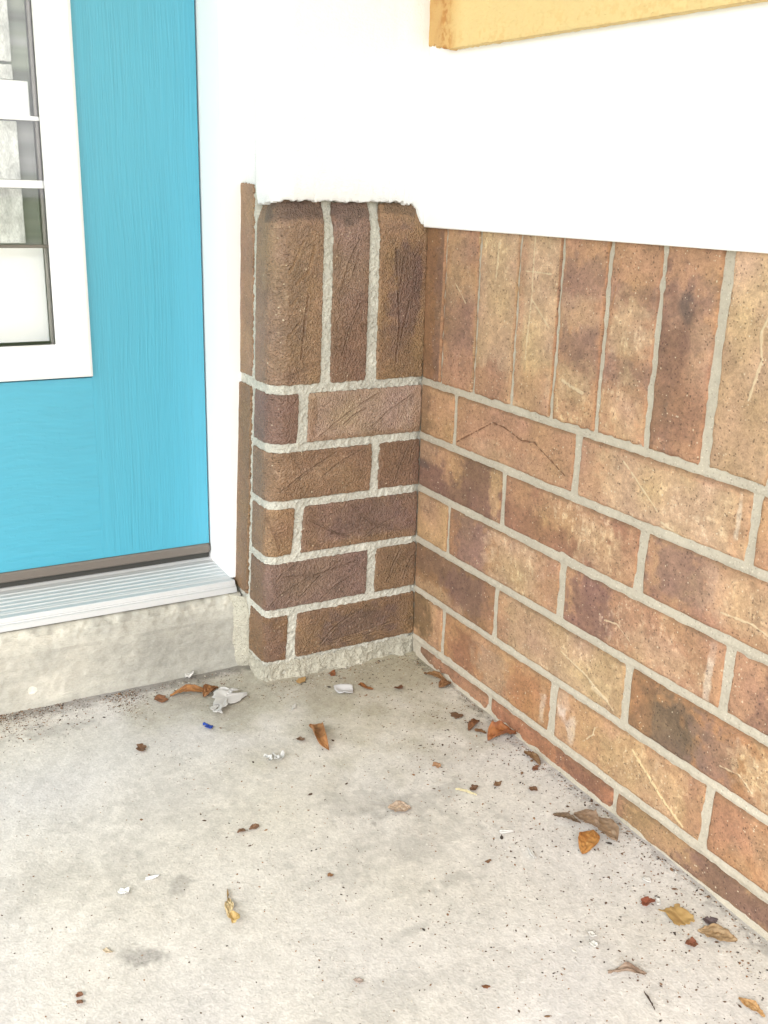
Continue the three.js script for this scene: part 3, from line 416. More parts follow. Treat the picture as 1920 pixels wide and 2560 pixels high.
/* ------------------------------------------------ door frame, door, threshold, step */
const DX = -0.2425, DZ = -0.19;
{
  const F = thing('door_frame', 'plain white painted door frame between the blue door and the brick pillar', 'door frame');
  mesh('jamb', cbox(DX, 0.093, -0.26, -0.2, 2.2, -0.1085, 0.002), whiteMat, F);
  mesh('jamb', cbox(-1.2, 0.093, -0.26, -1.1575, 2.2, -0.1085, 0.002), whiteMat, F);
  mesh('head', cbox(-1.1575, 2.16, -0.26, DX, 2.2, -0.1085, 0.002), whiteMat, F);
}
mesh('stucco_wall', cbox(-2.6, -0.24, -0.28, -1.2005, 2.6, -0.11), stuccoMat).userData = { kind: 'structure' };
{
  // fibreglass door skin with moulded wood grain
  const W = 512, H = 1024, bd = new Uint8Array(W * H * 4).fill(255), cd = new Uint8Array(W * H * 4).fill(255);
  for (let j = 0; j < H; j++) for (let i = 0; i < W; i++) {
    const x = i / W, y = j / H; // 0.25 m wide, 0.5 m tall, grain along v
    const warp = fbm(x * 3, y * 2.0, 3) * 0.9;
    const g1 = fbm(x * 90 + warp * 6, y * 5, 3) - 0.5, g2 = fbm(x * 170 + warp * 9, y * 11 + 4, 2) - 0.5, cat = Math.sin((x * 9 + fbm(x * 2.5 + 7, y * 1.2, 3) * 9) * 6.283);
    const tick = vn(x * 230, y * 26) > 0.8 ? 1 : 0;
    const h = g1 * 70 + g2 * 60 - tick * 26 + cat * 10; const q = (j * W + i) * 4; bd[q] = bd[q + 1] = bd[q + 2] = clamp(128 + h, 0, 255);
    const f = 1 + g1 * 0.08 + g2 * 0.07; cd[q] = enc(0.050 * f); cd[q + 1] = enc(0.355 * f); cd[q + 2] = enc(0.495 * f);
  }
  const mk = (rot) => { const m = []; for (const [d, s] of [[cd, true], [bd, false]]) { const t = rawTex(d, W, H, s, THREE.MirroredRepeatWrapping); t.repeat.set(4, 2); if (rot) { t.rotation = Math.PI / 2; t.repeat.set(2, 4); } m.push(t); } return new THREE.MeshPhysicalMaterial({ map: m[0], bumpMap: m[1], bumpScale: 0.0011, roughness: 0.45, clearcoat: 1, clearcoatRoughness: 0.38 }); };
  const vMat = mk(false), hMat = mk(true);
  const Dr = thing('front_door', 'bright blue front door with moulded wood grain and a white framed window', 'door');
  mesh('stile', cbox(-0.4015, 0.122, DZ - 0.04, DX - 0.0025, 2.155, DZ, 0.0003), vMat, Dr);
  mesh('stile', cbox(-1.155, 0.122, DZ - 0.04, -0.9985, 2.155, DZ, 0.0012), vMat, Dr);
  mesh('bottom_rail', cbox(-0.9985, 0.122, DZ - 0.04, -0.4015, 0.379, DZ, 0.0003), hMat, Dr);
  mesh('top_rail', cbox(-0.9985, 1.99, DZ - 0.04, -0.4015, 2.155, DZ, 0.0003), hMat, Dr);
  // sweep
  const dark = std({ color: new THREE.Color(0.16, 0.135, 0.115), roughness: 0.65, bumpMap: gBump, bumpScale: 0.001 });
  mesh('door_sweep', mergeGeometries([cbox(-1.155, 0.1075, DZ - 0.03, DX - 0.002, 0.1215, DZ + 0.003, 0.002)]), dark, Dr);
  mesh('door_seal', cbox(-1.155, 0.0985, DZ - 0.03, DX - 0.002, 0.1072, DZ - 0.004, 0.001), std({ color: new THREE.Color(0.05, 0.048, 0.042), roughness: 0.8 }), Dr);
  // window frame: a profile swept round the opening
  const prof = [[0, 0.0], [0.001, 0.006], [0.005, 0.0085], [0.030, 0.0095], [0.036, 0.0085], [0.0405, 0.003], [0.0425, 0.0005], [0.0428, -0.012]];
  const ring = [[-0.4008, 0.3805], [-0.4008, 1.988], [-0.9992, 1.988], [-0.9992, 0.3805]], sg = [[-1, 1], [-1, -1], [1, -1], [1, 1]];
  for (let k = 0; k < 4; k++) {
    const a = ring[k], b = ring[(k + 1) % 4], sa = sg[k], sb = sg[(k + 1) % 4];
    mesh('window_frame', grid(1, prof.length - 1, (t, c) => { const q = prof[Math.round(c * (prof.length - 1))]; return [lerp(a[0] + sa[0] * q[0], b[0] + sb[0] * q[0], t), lerp(a[1] + sa[1] * q[0], b[1] + sb[1] * q[0], t), DZ + q[1]]; }, null, false).toNonIndexed(), whiteMat, Dr).geometry.computeVertexNormals();
  }
  const glass = new THREE.MeshPhysicalMaterial({ color: 0xffffff, roughness: 0.02, transmission: 1, thickness: 0, ior: 1.52 });
  mesh('pane', cbox(-0.958, 0.421, DZ - 0.0125, -0.442, 1.946, DZ - 0.0085, 0.0002), glass, Dr);
  const brownBar = std({ color: col(150, 134, 130, 0.5), roughness: 0.7 }); // grille bars between the panes
  for (const [y0, y1] of [[0.5455, 0.5495], [0.618, 0.6275], [0.6975, 0.7025], [0.86, 0.87], [1.1, 1.11], [1.4, 1.41], [1.7, 1.71]])
    mesh('grille_bar', cbox(-0.958, y0, DZ - 0.022, -0.4425, y1, DZ - 0.016, 0.0008), y0 < 0.56 ? brownBar : whiteMat, Dr);
  mesh('sash_edge', cbox(-0.4455, 0.421, DZ - 0.034, -0.4425, 1.946, DZ - 0.024, 0.0005), std({ color: 0x8c8684, roughness: 0.6 }), Dr);
  // room behind the glass
  const room = thing('interior_wall'); room.userData = { kind: 'structure' };
  const rm = std({ color: new THREE.Color(0.5, 0.53, 0.47), roughness: 0.95, bumpMap: mBump, bumpScale: 0.002 });
  mesh('wall', mergeGeometries([cbox(-1.3, -0.1, -1.6, -0.1, 2.4, -1.55), cbox(-1.3, -0.1, -1.55, -1.25, 2.4, -0.27), cbox(-0.15, -0.1, -1.55, -0.1, 2.4, -0.27), cbox(-1.3, 2.35, -1.55, -0.1, 2.4, -0.27), cbox(-1.3, 0.0, -1.55, -0.1, 0.05, -0.27)]), rm, room);
  // pale blind added behind the glass in stepped strips, standing in for reflections
  const fab = tex(256, 256, (i, j) => { const x = i / 256, y = j / 256, f = 0.86 + 0.34 * (fbm(x * 14, y * 9, 4) - 0.5) + 0.12 * (vn(x * 120, y * 50) - 0.5); return [232 * f, 234 * f, 230 * f]; }, true, THREE.MirroredRepeatWrapping);
  fab.repeat.set(9, 9);
  const BL = thing('reflection_panels', 'pale grey blind hanging behind the glass of the blue door', 'panel');
  const bm = std({ map: fab, roughness: 0.95, bumpMap: mBump, bumpScale: 0.002 }), bw = std({ color: new THREE.Color(0.9, 0.9, 0.89), roughness: 0.8 });
  const lt = tex(128, 512, (i, j) => { const x = i / 128, y = j / 512, n = fbm(x * 5, y * 26, 4), m = fbm(x * 9 + 4, y * 60, 3); const gr = ss(0.45, 0.65, n), f = 0.7 + 0.6 * m; return [lerp(158, 146, gr) * f, lerp(158, 152, gr) * f, lerp(157, 138, gr) * f]; });  // mottled grey-green painted in for greenery reflected at the glass edge
  mesh('reflection_backing', cbox(-0.95, 0.424, DZ - 0.062, -0.4425, 1.94, DZ - 0.056, 0.0005), std({ map: lt, roughness: 0.95 }), BL);
  const fold = (y0, y1, x1, m, z = 0) => mesh('reflection_panel', cbox(-0.95, y0, DZ - 0.048 + z, x1, y1, DZ - 0.042 + z, 0.0008), m, BL);
  fold(0.4235, 0.5450, -0.4445, bw); fold(0.550, 0.6175, -0.4655, bm); fold(0.628, 0.6970, -0.4655, bm); fold(0.703, 0.7440, -0.4490, bw, 0.004); fold(0.7450, 0.7620, -0.4655, bm); fold(0.7655, 0.859, -0.4655, bm); fold(0.862, 1.94, -0.4655, bm);
}
{ // ribbed aluminium threshold
  const p = [[-0.215, 0.0985], [-0.192, 0.0985], [-0.1885, 0.0962]];
  const rid = [[-0.176, 0.0018], [-0.164, 0.002], [-0.152, 0.002], [-0.140, 0.002], [-0.128, 0.002], [-0.118, 0.0018], [-0.1135, 0.0018]];
  for (const [z, h] of rid) { const y = lerp(0.0958, 0.0928, (z + 0.19) / 0.09); p.push([z - 0.0026, y], [z - 0.0012, y + h * 0.7], [z + 0.0012, y + h * 0.7], [z + 0.0026, y]); }
  p.push([-0.1035, 0.0928], [-0.1015, 0.0945], [-0.0985, 0.0942], [-0.0975, 0.0925], [-0.0968, 0.0885], [-0.0955, 0.0882], [-0.0950, 0.0868], [-0.0925, 0.0865], [-0.0915, 0.0855], [-0.0905, 0.0790], [-0.0935, 0.0775]);
  const n = p.length, g = grid(1, n - 1, (a, c) => { const q = p[Math.round(c * (n - 1))]; return [lerp(-1.16, -0.2405, a), q[1], q[0]]; }, (a, c) => [a * 3, c * 0.4], true).toNonIndexed(); g.computeVertexNormals();
  const endp = []; const ends = new THREE.Shape(); ends.moveTo(p[0][0], 0.07); for (const q of p) ends.lineTo(q[0], q[1]); ends.lineTo(p[n - 1][0], 0.07);
  const eg = new THREE.ShapeGeometry(ends); eg.rotateY(-Math.PI / 2); eg.translate(-0.2405, 0, 0); // shape x becomes z
  const al = std({ color: new THREE.Color(0.58, 0.585, 0.59), metalness: 0.4, roughness: 0.6, bumpMap: mBump, bumpScale: 0.0003, roughnessMap: null });
  const Th = thing('door_threshold', 'ribbed silver aluminium threshold under the blue door', 'threshold');
  mesh('ribbed_plate', g, al, Th); mesh('end_cap', eg, al, Th);
}
{ // cast concrete step below the threshold
  const pr = [[-0.30, 0.0755], [-0.092, 0.0775], [-0.0850, 0.0745], [-0.0795, 0.066], [-0.0765, 0.056], [-0.0740, 0.051], [-0.0735, 0.045], [-0.0720, 0.02], [-0.0690, -0.005], [-0.0640, -0.022], [-0.0600, -0.034]];
  const W = 1024, H = 256;
  const cc = new Uint8Array(W * H * 4).fill(255);
  for (let j = 0; j < H; j++) for (let i = 0; i < W; i++) {
    const x = lerp(-0.85, -0.23, i / W), y = lerp(-0.04, 0.09, j / H); const big = fbm(x * 12, y * 18 + 7, 4) - 0.5, hor = fbm(x * 30, y * 200, 3) - 0.5, sm = fbm(x * 160, y * 160, 3) - 0.5, fi = vn(x * 800, y * 800) - 0.5;
    let f = 1 + big * 0.15 + hor * 0.07 + sm * 0.10 + fi * 0.06;
    const grey = 0.7 * ss(0.0, 1, fbm(x * 14 + 3, y * 22, 3) * 1.5 - 0.25 + lerp(-0.1, 0.18, ss(-0.50, -0.36, x)) - (y - 0.01) * 6);
    f *= 1 - 0.22 * grey; if (y > 0.046 && y < 0.050) f *= 0.93 + 0.1 * vn(x * 60, 1); if (y > 0.068) f *= 0.86 + 0.25 * vn(x * 120, y * 90);
    const dd = Math.hypot(x + 0.53, (y + 0.0) * 1.2); if (dd < 0.006 + sm * 0.004) f *= 1.16;
    const q = (j * W + i) * 4, k = 0.70; cc[q] = enc(lin(clamp(216 * f, 0, 255)) * k); cc[q + 1] = enc(lin(clamp(211 * f * (1 + grey * 0.015), 0, 255)) * k); cc[q + 2] = enc(lin(clamp(198 * f * (1 + grey * 0.03), 0, 255)) * k);
  }
  const mat = std({ map: rawTex(cc, W, H, true, THREE.MirroredRepeatWrapping), bumpMap: gBump, bumpScale: 0.0014, roughness: 0.92 });
  const L = [0]; for (let i = 1; i < pr.length; i++) L.push(L[i - 1] + Math.hypot(pr[i][0] - pr[i - 1][0], pr[i][1] - pr[i - 1][1]));
  const at = (t) => { const d = t * L[L.length - 1]; for (let i = 1; i < pr.length; i++) if (d <= L[i] + 1e-9) { const q = (d - L[i - 1]) / (L[i] - L[i - 1]); return [lerp(pr[i - 1][0], pr[i][0], q), lerp(pr[i - 1][1], pr[i][1], q)]; } return pr[pr.length - 1]; };
  const tt = (c) => c < 0.1 ? lerp(0, L[1] / L[L.length - 1], c / 0.1) : lerp(L[1] / L[L.length - 1], 1, (c - 0.1) / 0.9);
  const g = grid(300, 44, (a, c) => { const x = lerp(-1.2, -0.236, Math.pow(a, 0.6)), [z, y] = at(tt(c)); const nn = (fbm(x * 24, y * 24, 3) - 0.5) * 0.0035 + (fbm(x * 120, y * 120, 3) - 0.5) * 0.0022 * (y > 0.06 ? 2.2 : 1); return [x, y + (c < 0.35 && c > 0.11 ? nn * 0.5 : 0), z + (c > 0.11 ? nn : 0)]; },
    (a, c) => { const x = lerp(-1.2, -0.236, Math.pow(a, 0.6)), [z, y] = at(tt(c)); return [(x + 0.85) / 0.62, (y + 0.04) / 0.13]; }, true);
  tag(mesh('concrete_step', g, mat), 'worn concrete step below the silver threshold of the blue door', 'step');
}

/* ------------------------------------------------ leaves, flakes and bits on the patio */
// a thin sheet with thickness: fn(a,b) in -1..1 -> [x,y,z]; colour cf(a,b)
function sheet(na, nb, fn, cf, th = 0.0005) {
  const P = [], Cc = [], IX = [], st = (na + 1) * (nb + 1);
  for (const s of [0, 1]) for (let j = 0; j <= nb; j++) for (let i = 0; i <= na; i++) { const a = i / na * 2 - 1, b = j / nb * 2 - 1, q = fn(a, b); P.push(q[0], q[1] + (s ? 0 : th), q[2]); const c = cf(a, b); Cc.push(...c); }
  for (let j = 0; j < nb; j++) for (let i = 0; i < na; i++) { const a = j * (na + 1) + i, b = a + 1, c = a + na + 1, d = c + 1; IX.push(a, c, b, b, c, d, st + a, st + b, st + c, st + b, st + d, st + c); }
  const rim = []; for (let i = 0; i < na; i++) rim.push(i); for (let j = 0; j < nb; j++) rim.push(j * (na + 1) + na); for (let i = na; i > 0; i--) rim.push(nb * (na + 1) + i); for (let j = nb; j > 0; j--) rim.push(j * (na + 1));
  for (let k = 0; k < rim.length; k++) { const a = rim[k], b = rim[(k + 1) % rim.length]; IX.push(a, b, st + a, b, st + b, st + a); }
  const g = new THREE.BufferGeometry(); g.setAttribute('position', new THREE.Float32BufferAttribute(P, 3)); g.setAttribute('color', new THREE.Float32BufferAttribute(Cc, 3)); g.setIndex(IX); g.computeVertexNormals(); return g;
}
const litMat = std({ vertexColors: true, roughness: 0.7, side: THREE.DoubleSide });
const papMat = std({ vertexColors: true, roughness: 0.8, side: THREE.DoubleSide });
const KL = 0.72;
function leafGeo(len, wid, o) {
  const { curl = 0, fold = 0.3, bend = 0.2, twist = 0, c1 = [170, 112, 58], c2 = [120, 80, 48], tip = 1, seed = 1 } = o;
  return sheet(30, 14, (a, b) => {
    const w = (Math.pow(Math.max(0, 1 - Math.pow(Math.abs(a), 1.7)), 0.95) * (a > 0 ? 1 - 0.12 * a : 1) + 0.03) * (1 + 0.12 * sn(a * 4 + seed * 3, seed)) * (a > 0.6 && tip > 1 ? 0.6 : 1);
    const jag = 1 + 0.10 * sn(a * 14 + seed * 9, b > 0 ? 3 : 8);
    let x = a * len / 2, zz = b * w * wid / 2 * jag; const ca = curl * (b * w), tw = twist * a;
    let z = curl ? Math.sin(ca) * wid / 2 / Math.max(0.3, Math.abs(curl)) * 1.0 : zz, y = curl ? (1 - Math.cos(ca)) * wid / 2 / Math.abs(curl) : Math.abs(b) * w * wid * 0.5 * fold;
    y += bend * len * 0.5 * (1 - a * a) * 0.5 + bend * len * 0.12 * sn(a * 2 + seed, b + seed) + 0.0012 * sn(a * 6 + seed, b * 4);
    const yy = y * Math.cos(tw) - z * Math.sin(tw), z2 = y * Math.sin(tw) + z * Math.cos(tw);
    return [x, yy, z2];
  }, (a, b) => { const m = clamp(fbm(a * 4 + seed * 5, b * 3 + seed, 3) * 1.6 - 0.3 + (Math.abs(b) > 0.8 ? 0.25 : 0)), vein = Math.abs(b) < 0.08 ? 0.35 : 0; const f = KL * (0.72 + 0.5 * vn(a * 14 + seed, b * 8)); const g0 = (c1[0] + c1[1] + c1[2]) / 3; return [0, 1, 2].map(i => lin(lerp(lerp(lerp(c1[i], g0, 0.16), c2[i], m), [206, 168, 116][i], vein * 0.7)) * f); });
}
function bitGeo(len, wid, o) {
  const { c1 = [140, 96, 62], c2 = [104, 70, 46], lift = 0.25, seed = 1, jag = 0.45, th = 0.0006 } = o;
  return sheet(26, 5, (a, b) => {
    const an = (a + 1) * Math.PI, r = (b + 1) / 2, q = 1 - jag * 0.5 + jag * (fbm(Math.cos(an) * 1.6 + seed * 7, Math.sin(an) * 1.6 + seed * 3, 3) - 0.5) * 2.6;
    const x = Math.cos(an) * r * q * len * 0.56, z = Math.sin(an) * r * q * wid * 0.56;
    return [x, 0.0004 + lift * wid * (0.5 + 0.5 * sn(x / len * 2.4 + seed, z / wid * 2.4 + seed * 2)) * (0.35 + r), z];
  }, (a, b) => { const an = (a + 1) * Math.PI, r = (b + 1) / 2, m = fbm(Math.cos(an) * r * 3 + seed, Math.sin(an) * r * 3, 3); return [0, 1, 2].map(i => lin(lerp(c1[i], c2[i], m)) * KL); }, th);
}
let LS = 1;
function put(name, geo, mat, x, z, ang, label, category, group, y = 0) {
  geo.computeBoundingBox(); const m = mesh(name, geo, mat); m.position.set(x, FY(z) + (fbm(x * 9, z * 9, 3) - 0.5) * 0.004 + 0.0006 - Math.max(-0.004, Math.min(0.0, geo.boundingBox.min.y)) + y, z); m.rotation.y = -ang; return tag(m, label, category, group);
}
const leaf = (x, z, l, w, a, o, label, y) => put('dry_leaf', leafGeo(l, w, { seed: LS++, ...o }), litMat, x, z, a, label, 'leaf', undefined, y);
const bit = (x, z, l, w, a, o, label) => put('leaf_fragment', bitGeo(l, w, { seed: LS++, ...o }), litMat, x, z, a, label, 'leaf fragment');
const chip = (x, z, l, w, a, o, label, name = 'paint_chip', cat = 'chip') => put(name, bitGeo(l, w, { seed: LS++, c1: [236, 234, 230], c2: [214, 212, 208], th: 0.0012, ...o }), papMat, x, z, a, label, cat);
const OR = [198, 132, 62], BR = [150, 100, 58], TA = [176, 142, 96], TP = [148, 122, 96], RB2 = [158, 92, 62], PT = [210, 176, 118];
leaf(-0.3391, -0.0144, 0.052, 0.022, 0.17, { curl: 1.6, bend: 0.3, c1: OR, c2: BR, twist: 0.3 }, 'long curled orange-brown leaf lying near the foot of the concrete step');
leaf(-0.3130, -0.0052, 0.031, 0.022, -0.56, { curl: 1.3, bend: 0.3, c1: [176, 116, 58], c2: [128, 82, 48] }, 'short curled brown leaf touching the grey peeled paint flake');
{ // peeled paint: several curled plates stuck together
  const gs = []; const put2 = (l, w, dx, dy, dz, ry, rx, s) => { const g = bitGeo(l, w, { seed: s, c1: [222, 220, 216], c2: [196, 194, 192], lift: 0.16, th: 0.0013, jag: 0.8 }); g.rotateX(rx); g.rotateY(ry); g.translate(dx, dy, dz); gs.push(g); };
  put2(0.052, 0.03, 0.006, 0.004, 0, 0.1, 0.25, 3); put2(0.036, 0.022, -0.012, 0.003, 0.010, 0.6, -0.2, 8); put2(0.026, 0.016, 0.018, 0.008, -0.006, -0.4, 0.3, 12); put2(0.014, 0.012, -0.020, 0.002, 0.018, 0.9, 0, 15);
  put('paint_flake', mergeGeometries(gs), papMat, -0.3094, 0.0275, -0.34, 'jagged grey peeled paint flake, the largest pale piece near the step', 'paint flake');
}
bit(-0.3791, -0.0142, 0.0175, 0.016, 0.05, { c1: [164, 108, 70] }, 'small reddish-brown leaf fragment left of the long curled leaf by the step');
{ const gs = [bitGeo(0.011, 0.009, { seed: 4, c1: [46, 86, 190], c2: [34, 66, 160], th: 0.001 }), bitGeo(0.009, 0.006, { seed: 9, c1: [60, 104, 206], c2: [36, 70, 170], th: 0.001 }).translate(-0.007, 0.001, 0.003)];
  put('blue_scrap', mergeGeometries(gs), papMat, -0.3455, 0.0796, 1.58, 'tiny bright blue plastic scrap on the patio in front of the step', 'scrap'); }
chip(-0.3244, -0.0600, 0.015, 0.0115, -0.79, { lift: 0.5 }, 'small white chip leaning at the foot of the concrete step');
chip(-0.1495, 0.0679, 0.030, 0.026, 0.24, { c1: [232, 231, 232], c2: [216, 216, 218], jag: 0.3, lift: 0.12 }, 'large smooth white chip in front of the brick pillar');
bit(-0.1189, 0.0735, 0.020, 0.0105, 1.0, { c1: [190, 118, 56], lift: 0.4 }, 'orange-brown leaf fragment just right of the large white chip');
bit(-0.0781, 0.0958, 0.0176, 0.013, -0.10, { c1: [122, 76, 54] }, 'dark brown fragment standing between the pillar and the corner leaves');
bit(-0.1907, 0.0187, 0.021, 0.0105, -0.74, { c1: [206, 168, 112], c2: [190, 150, 96] }, 'pale tan leaf fragment at the mortar foot of the pillar');
bit(-0.1423, 0.0190, 0.013, 0.0115, -0.17, { c1: [166, 96, 52] }, 'rust-coloured fragment against the mortar foot of the pillar');
chip(-0.2291, 0.0806, 0.022, 0.0048, -0.92, { jag: 0.5 }, 'thin white sliver between the blue scrap and the large white chip', 'white_sliver', 'sliver');
leaf(-0.0150, 0.0879, 0.040, 0.015, 1.19, { curl: 1.2, bend: 0.25, c1: [176, 124, 68], c2: [120, 82, 50] }, 'long narrow brown leaf tucked into the corner under the brick wall');
leaf(-0.0150, 0.1136, 0.024, 0.017, -0.23, { curl: 0.9, c1: [160, 110, 64], c2: [124, 84, 52] }, 'short folded leaf just in front of the narrow corner leaf');
leaf(-0.2321, 0.1616, 0.066, 0.026, 1.65, { curl: 1.9, bend: 0.35, c1: [200, 138, 78], c2: [156, 102, 58], twist: 0.5 }, 'curled golden-brown leaf lying alone in the middle of the patio');
bit(-0.4362, 0.0929, 0.014, 0.015, -0.22, { c1: [128, 98, 74] }, 'dull brown fragment alone on the patio left of the blue scrap');
{ const gs = []; for (let i = 0; i < 5; i++) gs.push(bitGeo(0.008 + 0.004 * hash2(i, 3), 0.006, { seed: 30 + i, c1: [240, 240, 238], c2: [170, 170, 168], lift: 0.8, th: 0.0004 }).rotateY(i).translate((i - 2) * 0.0045, 0.0015, (i % 2) * 0.006 - 0.003));
  put('foil_scrap', mergeGeometries(gs), std({ vertexColors: true, roughness: 0.35, side: THREE.DoubleSide }), -0.3012, 0.1828, 0.41, 'crumpled silvery white foil scrap left of the curled golden-brown leaf', 'scrap'); }
{ const g1 = leafGeo(0.028, 0.009, { seed: 41, curl: 0.8, c1: [224, 200, 148], c2: [208, 184, 140] }), g2 = bitGeo(0.013, 0.013, { seed: 43, c1: [214, 184, 122], c2: [196, 164, 104], lift: 0.5 }).translate(0.019, 0, -0.004), g3 = leafGeo(0.02, 0.0016, { seed: 45, c1: [200, 164, 96], c2: [190, 150, 90] }).translate(-0.019, 0, 0.001);
  g2.deleteAttribute('uv'); put('leaf_skeleton', mergeGeometries([g1, g2, g3]), litMat, -0.4400, 0.3989, 1.92, 'pale straw-coloured torn leaf skeleton on the bright front part of the patio', 'leaf'); }
bit(-0.3860, 0.2941, 0.0095, 0.0085, 0.55, { c1: [160, 128, 102] }, 'left one of two small flat tan-brown bits side by side mid-patio');
bit(-0.3728, 0.2948, 0.0141, 0.009, -0.17, { c1: [158, 124, 98] }, 'right one of two small flat tan-brown bits side by side mid-patio');
bit(-0.2538, 0.1571, 0.0125, 0.0115, 0.04, { c1: [136, 112, 92] }, 'grey-brown fragment immediately left of the curled golden-brown leaf');
bit(-0.5567, 0.4011, 0.0105, 0.006, 1.12, { c1: [208, 190, 162], c2: [190, 170, 144] }, 'pale tan sliver left of the dark round stain near the lower left');
bit(-0.5905, 0.4408, 0.0065, 0.006, -0.05, { c1: [150, 100, 76] }, 'upper one of two tiny brown bits at the bottom left of the patio');
bit(-0.5924, 0.4488, 0.006, 0.005, 0.05, { c1: [150, 112, 92] }, 'lower one of two tiny brown bits at the bottom left of the patio');
chip(-0.5230, 0.3335, 0.0095, 0.0095, 0.39, { c1: [250, 250, 248], c2: [238, 238, 236] }, 'round white chip on the bright left part of the patio');
chip(-0.4915, 0.3241, 0.0145, 0.005, 0, { c1: [252, 252, 252], c2: [240, 240, 240] }, 'thin white sliver beside the round white chip on the left', 'white_sliver', 'sliver');
bit(-0.3323, 0.3993, 0.007, 0.0052, 0.13, { c1: [176, 128, 82] }, 'tiny orange-brown bit right of the straw-coloured leaf skeleton');
bit(-0.3718, 0.5347, 0.009, 0.0052, 1.0, { c1: [178, 160, 148], c2: [160, 144, 134] }, 'pale mauve-grey flake at the bottom centre of the patio');
leaf(-0.0392, 0.2207, 0.030, 0.015, -0.53, { curl: 1.5, bend: 0.4, c1: [150, 94, 52], c2: [112, 70, 42] }, 'small upright folded brown leaf left of the orange leaf at the wall');
bit(-0.0396, 0.2363, 0.018, 0.0095, 0.73, { c1: [150, 110, 70] }, 'flat brown fragment in front of the small folded leaf near the wall');
leaf(-0.0225, 0.2596, 0.044, 0.036, -0.03, { curl: 1.1, fold: 0.7, bend: 0.5, c1: [196, 120, 58], c2: [140, 80, 44], twist: 0.4 }, 'large cupped orange leaf standing against the foot of the brick wall');
leaf(-0.0160, 0.3142, 0.034, 0.014, 1.59, { curl: 1.2, bend: 0.2, c1: [160, 122, 80], c2: [116, 82, 54] }, 'curled brown leaf at the wall foot, right of the cupped orange leaf');
bit(-0.0445, 0.1901, 0.0165, 0.016, 0.12, { c1: [124, 98, 74], lift: 0.1 }, 'flat dark grey-brown fragment behind the small folded leaf');
bit(-0.1324, 0.2796, 0.011, 0.0125, 0.29, { c1: [188, 148, 112], c2: [160, 120, 90] }, 'squarish tan fragment alone on the open patio');
leaf(-0.2126, 0.3300, 0.026, 0.022, 0.52, { curl: 0.3, fold: 0.1, bend: 0.05, c1: [204, 180, 156], c2: [188, 162, 140] }, 'pale translucent leaf lying flat beside a dark smudge');
bit(-0.1177, 0.3377, 0.0115, 0.0105, -0.01, { c1: [112, 84, 64] }, 'dark brown fragment behind the pale straw stick');
put('straw_stick', leafGeo(0.026, 0.0036, { seed: 51, curl: 1.6, bend: 0.02, c1: [232, 220, 178], c2: [220, 206, 160] }), litMat, -0.1296, 0.3393, 0.95, 'pale straw stick on the patio beside a dark fragment', 'stick');
bit(-0.0574, 0.3691, 0.0125, 0.0105, -0.02, { c1: [134, 102, 78] }, 'brown fragment between the pale straw stick and the brick wall');
leaf(-0.0580, 0.4327, 0.032, 0.011, 1.0, { curl: 1.0, c1: [128, 102, 74], c2: [100, 76, 54] }, 'narrow dark leaf, leftmost of the leaf cluster by the wall', 0.002);
leaf(-0.0430, 0.4476, 0.033, 0.027, 1.26, { curl: 0.5, bend: 0.35, c1: [162, 134, 108], c2: [138, 112, 90] }, 'rounded taupe leaf in the middle of the leaf cluster by the wall', 0.004);
leaf(-0.0315, 0.4668, 0.044, 0.025, 1.74, { curl: 0.5, bend: 0.2, c1: [166, 138, 110], c2: [140, 114, 90] }, 'longer oval taupe leaf, nearest the wall in the leaf cluster', 0.002);
leaf(-0.0620, 0.4735, 0.046, 0.024, 2.54, { curl: 0.5, bend: 0.1, c1: [214, 154, 76], c2: [176, 114, 54] }, 'golden orange pointed leaf at the front of the leaf cluster by the wall');
bit(-0.1778, 0.4519, 0.0095, 0.005, -0.03, { c1: [140, 110, 84] }, 'small brown bit alone on the patio left of the leaf cluster');
bit(-0.0720, 0.5733, 0.0195, 0.0135, -0.24, { c1: [160, 92, 66], c2: [138, 76, 56] }, 'brick-red fragment with a white chip at its side');
{ const g = sheet(20, 14, (a, b) => [a * 0.0125 * (1 + 0.15 * sn(b * 4, 3)) - (b > 0.2 && Math.abs(a) < 1 ? 0 : 0), 0.0015 + 0.0025 * (1 - Math.cos(b * 1.2)) + 0.0012 * sn(a * 2, b * 2), b * 0.0115 * (1 + 0.18 * sn(a * 3.4, 7)) + (a < -0.5 ? 0.0015 : 0)], (a, b) => { const m = fbm(a * 3 + 4, b * 3, 3), v = Math.abs(b + 0.05) < 0.08 ? 0.3 : 0; return [0, 1, 2].map(i => lin(lerp(lerp([196, 164, 106][i], [160, 126, 76][i], m), [226, 194, 136][i], v)) * KL); });
  put('leaf_piece', g, litMat, -0.0574, 0.6018, 1.66, 'square torn olive-tan leaf piece with a centre vein near the wall', 'leaf'); }
leaf(-0.0418, 0.6373, 0.036, 0.022, 0.84, { curl: 0.4, bend: 0.15, c1: [186, 156, 116], c2: [156, 126, 90] }, 'broad torn tan leaf on the right, nearest the wall foot');
bit(-0.0343, 0.6211, 0.017, 0.011, 1.02, { c1: [110, 94, 92], c2: [76, 62, 66], jag: 0.7 }, 'ragged purplish-black fragment behind the broad torn tan leaf');
bit(-0.0733, 0.6349, 0.0128, 0.010, -0.04, { c1: [150, 86, 64] }, 'small rust-red oval fragment left of the broad torn tan leaf');
chip(-0.0479, 0.5486, 0.0105, 0.0095, 1.15, { lift: 0.15 }, 'white chip by the wall foot above the brick-red fragment');
chip(-0.1501, 0.5845, 0.0085, 0.0075, 0.27, { c1: [222, 220, 214], c2: [204, 202, 196], lift: 0.5 }, 'upper one of two pale grey pebbles on the patio', 'pebble', 'pebble');
